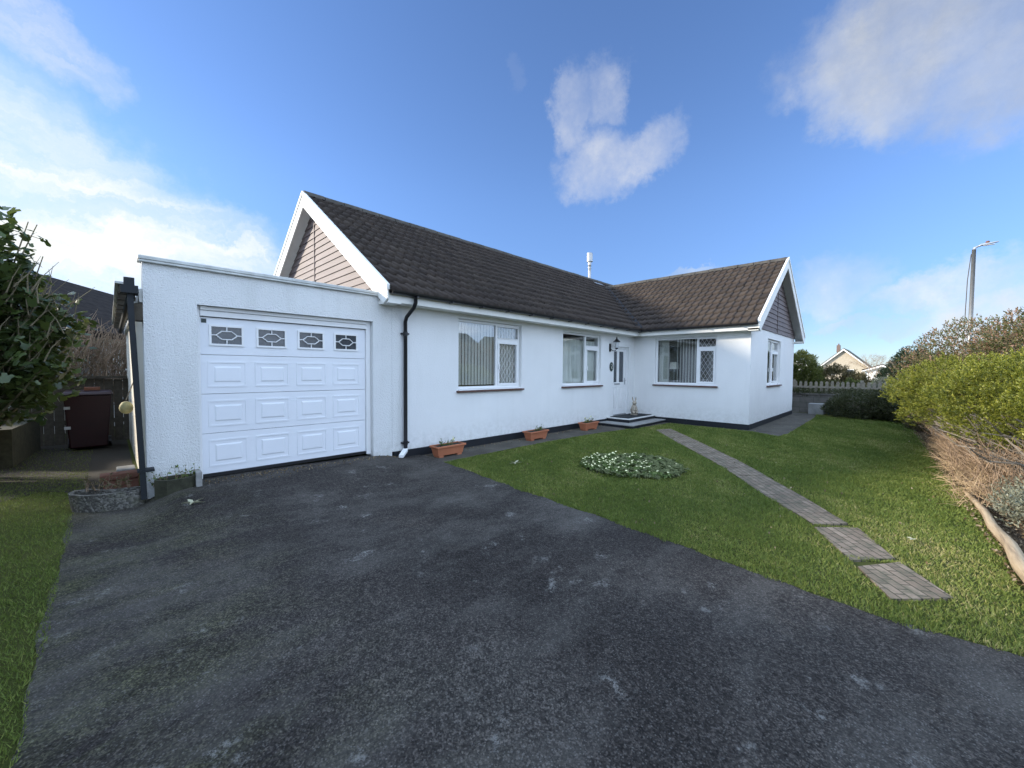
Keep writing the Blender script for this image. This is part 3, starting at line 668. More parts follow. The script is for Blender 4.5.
for i in range(11): MB().box(GX0-0.20, GX0-0.035, 0.18+i*0.6, 0.27+i*0.6, 2.30, 2.40).build('projecting_joist', M['wood_grey'], H)
gb = MB(); gb.box(GX0-0.23, GX0-0.13, 0.12, 6.5, 2.405, 2.43).build('eaves_board', M['coping'], H)
MB().tube([(GX0-0.10, 0.06, 2.26), (GX0-0.10, 6.5, 2.24)], 0.04, 8).build('gutter', M['greypipe'], H)
dp = MB(); dp.tube([(GX0-0.11, -0.03, 2.42), (GX0-0.105, -0.04, 2.1), (GX0-0.035, -0.13, -0.12)], 0.027, square=True)
dpo = dp.build('downpipe', M['greypipe'], H)
o = MB().box(GX0-0.19, GX0-0.04, -0.10, 0.07, 2.28, 2.37).box(GX0-0.16, GX0-0.07, -0.08, 0.05, 2.37, 2.46).build('hopper', M['greypipe'], H); o.parent = dpo
o = MB().box(GX0-0.09, GX0+0.06, -0.16, -0.004, 0.20, 0.225).build('pipe_bracket', M['greypipe'], H); o.parent = dpo
MB().box(GX0-0.1, GX0-0.002, -0.0, 0.2, 1.98, 2.18).build('board_end', M['wood_grey'], H)
# ---- garage door
gd = MB(); gd.box(-2.44, -2.405, 0.10, 0.2, -0.04, 2.233).box(-0.163, -0.089, 0.09, 0.2, -0.04, 2.233).box(-2.405, -0.163, 0.09, 0.2, 2.105, 2.18).box(-2.405, -0.163, 0.07, 0.2, 2.182, 2.233)
gdo = gd.build('garage_door', M['upvc'], H, bevel=0.005)
zs = [0.012, 0.552, 1.08, 1.602, 2.098]; px = [(-2.33, -1.89), (-1.79, -1.35), (-1.25, -0.81), (-0.71, -0.27)]
for k in range(4):
    z0, z1 = zs[k]+0.003, zs[k+1]-0.003
    s = MB()
    if k < 3:
        s.box(-2.402, -0.167, 0.130, 0.165, z0, z1)
        for a, b_ in px:
            p0, p1 = z0+0.085, z1-0.085
            for (aa, bb, zz0, zz1, t) in ((a, b_, p0, p1, 0.022),):
                s.box(aa, bb, 0.1235, 0.1305, zz0, zz0+t); s.box(aa, bb, 0.1235, 0.1305, zz1-t, zz1); s.box(aa, aa+t, 0.1235, 0.1305, zz0+t, zz1-t); s.box(bb-t, bb, 0.1235, 0.1305, zz0+t, zz1-t)
            i0 = 0.065
            V8 = [(a+i0, 0.1305, p0+i0), (b_-i0, 0.1305, p0+i0), (b_-i0, 0.1305, p1-i0), (a+i0, 0.1305, p1-i0)]
            i1 = 0.085
            T8 = [(a+i1, 0.122, p0+i1), (b_-i1, 0.122, p0+i1), (b_-i1, 0.122, p1-i1), (a+i1, 0.122, p1-i1)]
            s.hexa(V8, T8)
    else:
        wz0, wz1 = 1.745, 1.985; xs = [-2.402]
        for a, b_ in px: xs += [a+0.04, b_-0.05]
        xs.append(-0.167)
        s.box(-2.402, -0.167, 0.130, 0.165, z0, wz0).box(-2.402, -0.167, 0.130, 0.165, wz1, z1)
        for i in range(0, len(xs), 2): s.box(xs[i], xs[i+1], 0.130, 0.165, wz0, wz1)
    o = s.build('door_section', M['garagedoor'], H); o.parent = gdo
for a, b_ in px:
    a, b_ = a+0.04, b_-0.05; c = (a+b_)/2; z0, z1 = 1.745, 1.985; zc = (z0+z1)/2
    s = MB(); t = 0.022
    s.box(a-0.02, b_+0.02, 0.114, 0.1295, z0-0.02, z0+0.006).box(a-0.02, b_+0.02, 0.114, 0.1295, z1-0.006, z1+0.02).box(a-0.02, a+0.006, 0.114, 0.1295, z0+0.006, z1-0.006).box(b_-0.006, b_+0.02, 0.114, 0.1295, z0+0.006, z1-0.006)
    hx = [(a+0.055, zc), (a+0.12, zc+0.055), (b_-0.12, zc+0.055), (b_-0.055, zc), (b_-0.12, zc-0.055), (a+0.12, zc-0.055)]
    pts = [(x, 0.122, z) for x, z in hx+hx[:1]]
    for p, q in zip(pts, pts[1:]): s.tube([p, q], 0.008, 4)
    for p, q in (((a, zc), (a+0.055, zc)), ((b_-0.055, zc), (b_, zc)), ((c, zc+0.055), (c, z1)), ((c, zc-0.055), (c, z0))): s.tube([(p[0], 0.122, p[1]), (q[0], 0.122, q[1])], 0.008, 4)
    fo = s.build('window_light', M['upvc'], H); fo.parent = gdo
for a, b_ in px:
    o = MB().box(a+0.038, b_-0.048, 0.138, 0.143, 1.743, 1.987).build('light_glass', M['darkglass'], H); o.parent = gdo
o = MB().box(-2.39, -2.335, 0.126, 0.1295, 2.02, 2.075).build('sticker', M['plaque'], H); o.parent = gdo
o = MB().box(-2.40, -0.168, 0.11, 0.16, -0.03, 0.011).build('bottom_seal', M['blackiron'], H); o.parent = gdo

# ---- roofs
PM = (5.469-2.74)/(YR+0.359); ZE = 2.74
XR, ZRW, PW = 12.247, 5.068, None
HWW = XR-(XW-0.38); PW = (ZRW-ZE)/HWW
def tiled(name, O, A, S, la, ls, parent, seed, cull=None):
    """O lower corner at eaves, A along eaves, S up the slope (unit), la/ls lengths"""
    O, A, S = np.array(O), np.array(A), np.array(S); Nn = np.cross(A, S); Nn /= np.linalg.norm(Nn)
    if Nn[2] < 0: Nn = -Nn
    g = 0.345; tw = 0.21; nc = int(math.ceil(ls/g)); ntl = int(math.ceil(la/tw)); r = np.random.default_rng(seed)
    uu = np.array([0, 0.05, 0.12, 0.2, 0.3, 0.4, 0.47, 0.55, 0.75, 0.97]); pp = 0.034*np.array([0.10, 0.55, 0.9, 1.0, 0.9, 0.5, 0.15, 0, 0, 0.05])
    V = []; F = []; R = []
    for k in range(nc):
        s0, s1 = k*g, min((k+1)*g+0.02, ls)
        lo = -0.02 if k else -0.05
        for t in range(ntl):
            x0 = t*tw; j = r.normal(0, 0.0025, 3); col = np.clip(r.normal(0.5, 0.14), 0, 1)
            xs = x0+uu*tw; xs = np.append(xs, x0+tw+0.004); ph = np.append(pp, 0.0)
            xs = np.minimum(xs, la); n0 = len(V); m_ = len(xs)
            for row, (s, hb) in enumerate(((s0+lo+j[1], -0.005), (s0+lo+j[1]+0.002, 0.072+j[0]), (s1, 0.008))):
                for x, p in zip(xs, ph):
                    V.append(O+A*x+S*s+Nn*(hb+(p if row else p*0.9)))
            for row in range(2):
                for i in range(m_-1):
                    F.append((n0+row*m_+i, n0+row*m_+i+1, n0+(row+1)*m_+i+1, n0+(row+1)*m_+i)); R.append(col)
    V = np.array(V); F = np.array(F); R = np.array(R)
    if cull is not None:
        c = V[F].mean(1); k = ~cull(c); F = F[k]; R = R[k]
    rf_ = mesh_obj(name, V, F, M['tile'], parent, rnd=R)
    q = [O-Nn*0.03, O+A*la-Nn*0.03, O+A*la+S*ls-Nn*0.03, O+S*ls-Nn*0.03]
    u_ = mesh_obj('underlay', q, [(0, 1, 2, 3)], M['lead'], parent); u_.parent = rf_
    return rf_
sl = lambda p: np.array([0, math.cos(math.atan(p)), math.sin(math.atan(p))])
XB = -0.011
wplane_l = lambda c: ZE + PW*(c[:, 0]-(XR-HWW))
mplane = lambda c: ZE + PM*(c[:, 1]+0.359)
LM = math.hypot(YR+0.359, 5.469-ZE); LW = math.hypot(HWW, ZRW-ZE)
# main front slope is hidden under the wing slopes and the other way round
cull_main = lambda c: (c[:, 0] > XR-HWW+0.1) & (np.minimum(wplane_l(c), ZE+PW*(XR+HWW-c[:, 0])) > c[:, 2]+0.12)
cull_wing = lambda c: (c[:, 1] > -0.3) & (mplane(c) > c[:, 2]+0.12)
rf = tiled('main_roof', (XB+0.03, -0.359, ZE), (1, 0, 0), sl(PM), 15.6, LM, H, 1, cull_main)
sb = sl(PM).copy(); sb[1] *= -1
tiled('rear_roof', (XB+0.03, YR*2+0.359, ZE), (1, 0, 0), sb, 15.6, LM, H, 2)
sw_ = np.array([math.cos(math.atan(PW)), 0, math.sin(math.atan(PW))])
wr = tiled('wing_roof', (XR-HWW, -3.685, ZE), (0, 1, 0), sw_, 7.3, LW, H, 3, cull_wing)
sw2 = sw_.copy(); sw2[0] *= -1
tiled('wing_roof', (XR+HWW, -3.685, ZE), (0, 1, 0), sw2, 7.3, LW, H, 4, cull_wing)
# ridge tiles
def ridge(p, q, name, parent):
    p, q = Vector(p), Vector(q); L = (q-p).length; n = int(L/0.45); b = MB()
    for i in range(n):
        a = p+(q-p)*(i/n); c = p+(q-p)*((i+0.96)/n); dz = random.uniform(-0.006, 0.006)
        d = (q-p).normalized(); s = Vector((0, 0, 1)).cross(d).normalized()
        prof = [(0.13, -0.055), (0.10, 0.015), (0.05, 0.055), (0, 0.068), (-0.05, 0.055), (-0.10, 0.015), (-0.13, -0.055)]
        V = [a+s*x+Vector((0, 0, z+dz)) for x, z in prof]+[c+s*x+Vector((0, 0, z+dz)) for x, z in prof]
        b.add(V, [(k, k+1, k+8, k+7) for k in range(6)]+[tuple(range(7)), tuple(range(7, 14))[::-1]])
    o = b.build(name, M['tileridge'], parent)
    a = MB(); a.box(0, 0, 0, 0, 0, 0)
    return o
M['tileridge'] = simple('ridge_tile_lichen', (0.068, 0.062, 0.052), 0.45, 5, 0.9, 0.5, obj=False)
o = ridge((XB+0.02, YR, 5.469+0.03), (15.6, YR, 5.469+0.03), 'ridge_tiles', H); o.parent = rf
o = ridge((XR, -3.70, ZRW+0.03), (XR, -0.359+(ZRW-ZE)/PM-0.05, ZRW+0.03), 'ridge_tiles', H); o.parent = wr
# valley
vt = Vector((XR, -0.359+(ZRW-ZE)/PM, ZRW)); vb = Vector((XR-HWW, -0.359, ZE)); up = Vector((0, 0, 0.055))
dv = (vt-vb).normalized(); b = MB(); 
nm = Vector((0, -PM, 1)).normalized(); nw = Vector((-PW, 0, 1)).normalized()
sm_ = dv.cross(nm).normalized(); sww = dv.cross(nw).normalized()
if sm_.x > 0: sm_ = -sm_
if sww.y > 0: sww = -sww
b.add([vb+up, vt+up, vt+up+sm_*0.13+nm*0.03, vb+up+sm_*0.13+nm*0.03, vt+up+sww*0.10+nw*0.03, vb+up+sww*0.10+nw*0.03], [(0, 1, 2, 3), (1, 0, 5, 4)])
b.build('valley_lead', M['lead'], H)
# small flashing patch below flue
MB().hexa([(11.75, YR-0.5, ZE+PM*(YR-0.5+0.359)+0.06), (12.35, YR-0.5, ZE+PM*(YR-0.5+0.359)+0.06), (12.35, YR-0.2, ZE+PM*(YR-0.2+0.359)+0.06), (11.75, YR-0.2, ZE+PM*(YR-0.2+0.359)+0.06)],
          [(11.75, YR-0.5, ZE+PM*(YR-0.5+0.359)+0.085), (12.35, YR-0.5, ZE+PM*(YR-0.5+0.359)+0.085), (12.35, YR-0.2, ZE+PM*(YR-0.2+0.359)+0.085), (11.75, YR-0.2, ZE+PM*(YR-0.2+0.359)+0.085)]).build('flue_flashing', M['metal'], H)
fl = MB().tube([(12.07, 3.75, 5.2), (12.07, 3.75, 6.55)], 0.065, 14).build('flue', M['flue'], H, smooth=True)
o = MB().lathe((12.07, 3.75, 6.35), [(0.075, -0.16), (0.075, -0.14), (0.075, 0.0), (0.13, 0.02), (0.13, 0.36), (0.11, 0.38), (0.02, 0.40)], 16).build('cowl', M['flue'], H); o.parent = fl
for rz, zz, hh_ in ((0.075, 6.05, 0.05), (0.136, 6.345, 0.03)):
    o = MB().lathe((12.07, 3.75, zz), [(rz, 0), (rz, hh_)], 16).build('flue_band', M['metal'], H); o.parent = fl

# bargeboards: main gable (faces -x)
def barge(axis, c0, c1, mid, hw, ztop, zeave, depth, parent, name='bargeboard'):
    """board pair under the verge, thickness from c0 to c1 along axis"""
    for s in (-1, 1):
        top = [(mid, ztop), (mid+s*hw, zeave)]
        prof = [(mid, ztop), (mid+s*hw, zeave), (mid+s*hw, zeave-depth*0.62), (mid+s*(hw-0.14), zeave-depth*1.0+0.02), (mid, ztop-depth*1.18)]
        b = MB()
        if axis == 'x': b.prism([(c0, u, z) for u, z in prof], (c1-c0, 0, 0))
        else: b.prism([(u, c0, z) for u, z in prof], (0, c1-c0, 0))
        o = b.build(name, M['paintwood'], parent, bevel=0.004)
        # verge strip
        sp = [(mid, ztop+0.085), (mid+s*(hw+0.02), zeave+0.085), (mid+s*(hw+0.02), zeave+0.002), (mid, ztop+0.002)]
        b = MB()
        if axis == 'x': b.prism([(c0-0.02, u, z) for u, z in sp], (0.058, 0, 0))
        else: b.prism([(u, c0-0.02, z) for u, z in sp], (0, 0.058, 0))
        v = b.build('verge_strip', M['paintwood'], parent); v.parent = o
barge('x', XB, XB+0.03, YR, YR+0.359, 5.469, ZE, 0.235, H)
barge('y', -3.729, -3.70, XR, HWW, ZRW, ZE, 0.235, H)
# verge soffits (sloping) and foot boxes
def soffit(axis, c0, c1, mid, hw, ztop, zeave, dz):
    for s in (-1, 1):
        pr = [(mid, ztop-dz), (mid+s*hw, zeave-dz), (mid+s*hw, zeave-dz+0.015), (mid, ztop-dz+0.015)]
        b = MB()
        if axis == 'x': b.prism([(c0, u, z) for u, z in pr], (c1-c0, 0, 0))
        else: b.prism([(u, c0, z) for u, z in pr], (0, c1-c0, 0))
        b.build('verge_soffit', M['soffit'], H)
soffit('x', XB+0.031, 0.26, YR, YR+0.30, 5.469, ZE+0.04, 0.19)
soffit('y', -3.699, YG, XR, HWW-0.06, ZRW, ZE+0.04, 0.19)
# boxed ends at the gable feet
for q_ in ((XB+0.032, 0.259, -0.335, -0.002), (XR-HWW+0.03, XW-0.001, -3.698, YG-0.002), (XE+0.001, XR+HWW-0.04, -3.698, -3.0)):
    MB().box(*q_, 2.535, 2.60).build('eaves_box', M['paintwood'], H)
# fascias + flat soffits + gutters along eaves
MB().box(XB+0.031, XR-HWW+0.05, -0.325, -0.30, 2.555, 2.70).box(XB+0.031, XR-HWW+0.05, -0.299, -0.001, 2.56, 2.575).build('fascia', M['paintwood'], H)
MB().box(XR-HWW+0.03, XR-HWW+0.055, -3.699, -0.327, 2.555, 2.70).box(XR-HWW+0.056, XW-0.001, -3.44, -0.3, 2.56, 2.575).build('fascia', M['paintwood'], H)
def halfgutter(p, q, r, nrm):
    p, q, nrm = Vector(p), Vector(q), Vector(nrm); b = MB(); prof = []
    for k in range(9):
        a = math.pi*k/8; prof.append((math.cos(a)*r, -math.sin(a)*r))
    for k in range(9):
        a = math.pi*(8-k)/8; prof.append((math.cos(a)*(r-0.006), -math.sin(a)*(r-0.006)))
    b.prism([p+nrm*x+Vector((0, 0, z)) for x, z in prof], q-p)
    return b
g1 = halfgutter((XB+0.05, -0.395, 2.735), (XR-HWW-0.02, -0.395, 2.735), 0.062, (0, 1, 0)).build('gutter', M['blackpipe'], H)
g2 = halfgutter((XR-HWW-0.04, -3.68, 2.735), (XR-HWW-0.04, -0.36, 2.735), 0.062, (1, 0, 0)).build('gutter', M['blackpipe'], H)
for g, ax in ((g1, 0), (g2, 1)):
    for i in range(12 if ax == 0 else 4):
        b = MB()
        if ax == 0: x = 0.5+i*0.75; b.box(x, x+0.03, -0.46, -0.326, 2.665, 2.69)
        else: y = -3.3+i*0.85; b.box(XR-HWW-0.105, XR-HWW+0.029, y, y+0.03, 2.665, 2.69)
        o = b.build('gutter_bracket', M['blackpipe'], H); o.parent = g
dp2 = MB().tube([(0.50, -0.395, 2.68), (0.50, -0.395, 2.58), (0.49, -0.36, 2.50), (0.50, -0.10, 2.36), (0.50, -0.055, 2.28), (0.50, -0.055, -0.02), (0.49, -0.07, -0.10)], 0.034, 12).build('downpipe', M['blackpipe'], H, smooth=True)
for z in (2.05, 0.08):
    o = MB().box(0.43, 0.57, -0.07, -0.002, z, z+0.03).lathe((0.50, -0.055, z-0.02), [(0.042, 0), (0.042, 0.07)], 12).build('pipe_clip', M['blackpipe'], H); o.parent = dp2
o = MB().hexa([(0.30, -0.16, -0.135), (0.36, -0.22, -0.135), (0.52, -0.10, -0.06), (0.46, -0.04, -0.06)], [(0.30, -0.16, -0.085), (0.36, -0.22, -0.085), (0.52, -0.10, 0.0), (0.46, -0.04, 0.0)]).build('outlet_shoe', M['upvc'], H, bevel=0.006); o.parent = dp2
# gable cladding: lapped boards in each triangle
def clad(axis, c, mid, z0, ztop, slope, half, outward):
    b = MB(); h = 0.145; z = z0; i = 0
    while z < ztop-0.02:
        z1 = min(z+h, ztop); wa = min(half, (ztop-z)/slope); wb = max(0.0, min(half, (ztop-z1)/slope))
        lo, hi = c+outward*0.028, c+outward*0.008
        def P(u, d, zz): return (d, u, zz) if axis == 'x' else (u, d, zz)
        V = [P(mid-wa, lo, z), P(mid+wa, lo, z), P(mid+wb, hi, z1), P(mid-wb, hi, z1), P(mid-wa, c, z), P(mid+wa, c, z)]
        b.add(V, [(0, 1, 2, 3), (4, 5, 1, 0)]); z = z1; i += 1
    o = b.build('gable_cladding', M['cladding'], H)
    b = MB()
    if axis == 'x': b.box(c-0.036, c-0.001, mid-0.015, mid+0.015, z0, ztop-0.1)
    else: b.box(mid-0.015, mid+0.015, c-0.036, c-0.001, z0, ztop-0.1)
    t = b.build('joint_strip', M['cladding'], H); t.parent = o
clad('x', 0.262, YR, 2.66, 5.30, PM, YR+0.1, -1)
clad('y', YG, XR, 2.70, 4.90, PW, HWW-0.38, -1)
# ---- doorsteps
st = empty('doorstep', (8.2, -0.6, GZ), 'two low black-sided front door steps with pale edges', 'step')
a = MB().box(7.0, XW-0.015, -1.10, -0.014, GZ-0.05, -0.135).build('lower_step', M['plinth'], st)
MB().box(6.98, XW-0.015, -1.12, -0.015, -0.133, -0.105).build('lower_tread', M['concrete'], st, bevel=0.005)
MB().box(7.45, XW-0.015, -0.76, -0.016, -0.104, -0.022).build('upper_step', M['plinth'], st)
MB().box(7.43, XW-0.016, -0.78, -0.017, -0.020, 0.0).build('upper_tread', M['stepedge'], st, bevel=0.004)
mt = MB().box(7.60, XW-0.04, -0.66, -0.05, 0.002, 0.016).build('doormat', M['mat'], origin=(8.4, -0.35, 0.0)); tag(mt, 'dark doormat covering the upper front doorstep', 'doormat')
# statue: sitting hare/rabbit
sx_, sy_ = 8.53, -0.36
st_m = simple('weathered_cast_stone', (0.40, 0.35, 0.28), 0.3, 14, 0.9, 0.6)
b = MB()
b.lathe((sx_, sy_, 0.017), [(0.105, 0), (0.105, 0.05), (0.09, 0.055)], 14)
b.lathe((sx_, sy_, 0.072), [(0.085, 0), (0.115, 0.06), (0.115, 0.12), (0.085, 0.22), (0.06, 0.27), (0.035, 0.29)], 14)
hx = MB(); hx.lathe((sx_-0.02, sy_-0.02, 0.345), [(0.02, 0), (0.06, 0.025), (0.072, 0.06), (0.06, 0.10), (0.02, 0.125)], 12)
for s in (-1, 1):
    hx.tube([(sx_-0.01+s*0.02, sy_-0.01-s*0.02, 0.45), (sx_+s*0.035, sy_-s*0.035, 0.53), (sx_+0.01+s*0.04, sy_-s*0.04+0.01, 0.60)], [0.018, 0.024, 0.006], 6)
hx.tube([(sx_-0.02, sy_-0.02, 0.40), (sx_-0.10, sy_-0.10, 0.385)], [0.05, 0.02], 8)
b.tube([(sx_-0.03, sy_-0.08, 0.28), (sx_-0.09, sy_-0.12, 0.18)], [0.03, 0.02], 6).tube([(sx_-0.08, sy_-0.03, 0.28), (sx_-0.12, sy_-0.09, 0.18)], [0.03, 0.02], 6)
b.tube([(sx_-0.02, sy_-0.10, 0.13), (sx_-0.09, sy_-0.15, 0.08)], [0.05, 0.025], 6).tube([(sx_-0.10, sy_-0.02, 0.13), (sx_-0.15, sy_-0.08, 0.08)], [0.05, 0.025], 6)
so_ = empty('rabbit_statue', (sx_, sy_, 0.016), 'upright stone rabbit ornament beside the front door', 'statue')
b.build('body', st_m, so_, smooth=True); hx.build('head', st_m, so_, smooth=True)
# wall lantern and house plaque
lt = empty('wall_lantern', (7.62, 0, 2.15), 'black coach lantern on the wall left of the front door', 'lantern')
MB().box(7.55, 7.63, -0.03, -0.002, 2.02, 2.26).tube([(7.59, -0.03, 2.10), (7.60, -0.10, 2.04), (7.66, -0.16, 2.05), (7.70, -0.17, 2.10)], 0.012, 6).build('bracket', M['blackiron'], lt)
MB().lathe((7.71, -0.17, 2.10), [(0.035, 0), (0.045, 0.02), (0.045, 0.035)], 6).build('lantern_base', M['blackiron'], lt)
MB().lathe((7.71, -0.17, 2.31), [(0.11, 0), (0.09, 0.03), (0.035, 0.09), (0.02, 0.10), (0.02, 0.13), (0.004, 0.17)], 6).build('lantern_cap', M['blackiron'], lt)
MB().lathe((7.71, -0.17, 2.136), [(0.042, 0), (0.075, 0.172)], 6).build('lantern_glass', M['lampglass'], lt)
pq = MB(); pq.prism([(7.69+0.10*math.cos(a), -0.002, 1.555+0.14*math.sin(a)) for a in [2*math.pi*k/24 for k in range(24)]], (0, -0.02, 0))
pqo = empty('house_plaque', (7.69, 0, 1.555), 'dark oval plaque between the front door and the middle window', 'plaque')
pq.build('backing', M['plaque'], pqo)
MB().tube([(7.655, -0.026, 1.62), (7.70, -0.026, 1.635), (7.72, -0.026, 1.60), (7.665, -0.026, 1.50), (7.73, -0.026, 1.50)], 0.007, 5).build('painted_mark', M['lampshade'], pqo)

# ---- blinds, curtains, lamp inside the windows
def vblind(axis, c, u0, u1, z0, z1, label, group, ang=0.6, slat=0.085, gap=0.1, m='blind'):
    b = MB(); u = u0
    while u < u1:
        dx, dy = slat/2*math.cos(ang), slat/2*math.sin(ang)
        if axis == 'y': q = [(u-dx, c-dy, z0), (u+dx, c+dy, z0), (u+dx, c+dy, z1), (u-dx, c-dy, z1)]
        else: q = [(c-dy, u-dx, z0), (c+dy, u+dx, z0), (c+dy, u+dx, z1), (c-dy, u-dx, z1)]
        b.add(q, [(0, 1, 2, 3)]); u += gap
    org = ((u0+u1)/2, c, z1) if axis == 'y' else (c, (u0+u1)/2, z1)
    root = empty('vertical_blind', org, label, 'blind', group)
    b.build('slats', M[m], root)
    r = MB()
    if axis == 'y': r.box(u0-0.04, u1+0.02, c-0.02, c+0.02, z1, z1+0.04)
    else: r.box(c-0.02, c+0.02, u0-0.04, u1+0.02, z1, z1+0.04)
    r.build('headrail', M['upvc'], root)
vblind('y', 0.20, 1.84, 3.55, 1.10, 2.42, 'vertical slatted blind inside the large window nearest the garage', 'vertical blinds', ang=-0.7, slat=0.055, gap=0.088)
vblind('x', XW+0.32, -1.95, -1.25, 1.08, 2.44, 'half drawn vertical blind inside the wing window with diamond leading', 'vertical blinds', ang=0.9, gap=0.09)
vblind('y', YG+0.32, 11.2, 12.9, 1.08, 2.44, 'vertical blind inside the gable end window', 'vertical blinds', ang=1.0, gap=0.1)
def curtain(axis, c, u0, u1, z0, z1, label, cat='curtain', m='curtain'):
    V = []; F = []; n = 60
    for i in range(n+1):
        u = u0+(u1-u0)*i/n; d = c+0.022*math.sin(i*1.05)+0.008*math.sin(i*2.7)
        for z in (z0, z1): V.append((u, d, z) if axis == 'y' else (d, u, z))
    for i in range(n): F.append((2*i, 2*i+2, 2*i+3, 2*i+1))
    org = ((u0+u1)/2, c, z1) if axis == 'y' else (c, (u0+u1)/2, z1)
    o = mesh_obj('curtain', V, F, M[m], origin=org, smooth=True); return tag(o, label, cat)
curtain('y', 0.21, 5.25, 7.05, 1.05, 2.30, 'pale net curtain filling the middle front window')
curtain('x', XW+0.29, -1.05, -0.74, 1.05, 2.45, 'pale curtain bunched at the left side of the wing window')
tl_ = empty('table_lamp', (XW+0.55, -1.12, 1.0), 'table lamp with square cream shade seen through the wing window', 'lamp')
MB().hexa([(XW+0.44, -1.23, 1.50), (XW+0.66, -1.23, 1.50), (XW+0.66, -1.01, 1.50), (XW+0.44, -1.01, 1.50)], [(XW+0.46, -1.21, 1.72), (XW+0.64, -1.21, 1.72), (XW+0.64, -1.03, 1.72), (XW+0.46, -1.03, 1.72)]).build('lamp_shade', M['lampshade'], tl_)
MB().lathe((XW+0.55, -1.12, 1.0), [(0.08, 0), (0.08, 0.02), (0.012, 0.04), (0.012, 0.5)], 12).build('lamp_base', M['metal'], tl_)
MB().box(XW+0.3, XW+0.9, -1.4, -0.85, 0.0, 0.999).build('side_table', M['darkroom'], origin=(XW+0.6, -1.1, -0.1))
tag(bpy.data.objects['side_table'], 'dim side table standing under the cream table lamp', 'table')
# ------------------------------------------------------------------ terracotta window boxes with plants
def leafmesh(name, centres, size, m, parent=None, origin=None, aspect=0.5, up=0.3, rnd=None, seed=0, tri=False):
    """many small leaf quads; centres Nx3; random orientation"""
    r = np.random.default_rng(seed); n = len(centres); c = np.asarray(centres)
    a = r.normal(size=(n, 3)); a[:, 2] += up; a /= np.linalg.norm(a, axis=1)[:, None]
    b = np.cross(a, r.normal(size=(n, 3))); b /= np.linalg.norm(b, axis=1)[:, None]
    s = (size*r.uniform(0.6, 1.35, n))[:, None]
    nn = np.cross(a, b)
    V = np.stack([c-a*s*0.5, c+b*s*aspect*0.5+nn*s*0.06, c+a*s*0.5, c-b*s*aspect*0.5+nn*s*0.06], 1)
    F = np.arange(n*4).reshape(n, 4)
    rv = r.beta(2.2, 2.2, n) if rnd is None else rnd
    return mesh_obj(name, V.reshape(-1, 3), F, m, parent, origin, rnd=np.clip(rv, 0, 1))
def twigs(b, base, n, L, spread, r0=0.004, up=1.0, seed=0, seg=3, tiltdir=(0, 0)):
    r = random.Random(seed); tips = []
    for i in range(n):
        a = r.uniform(0, 2*math.pi); s = r.uniform(0, spread); p = Vector(base)+Vector((r.uniform(-1, 1)*0.2*L*spread, r.uniform(-1, 1)*0.2*L*spread, 0))
        d = Vector((math.cos(a)*s+tiltdir[0], math.sin(a)*s+tiltdir[1], up)).normalized(); pts = [p]; l = L*r.uniform(0.5, 1)
        for k in range(seg):
            d = (d+Vector((r.gauss(0, .16), r.gauss(0, .16), r.gauss(0, .1)))).normalized(); p = p+d*l/seg; pts.append(p)
        b.tube(pts, [r0*(1-0.7*k/seg) for k in range(seg+1)], 4); tips += pts[1:]
    return tips
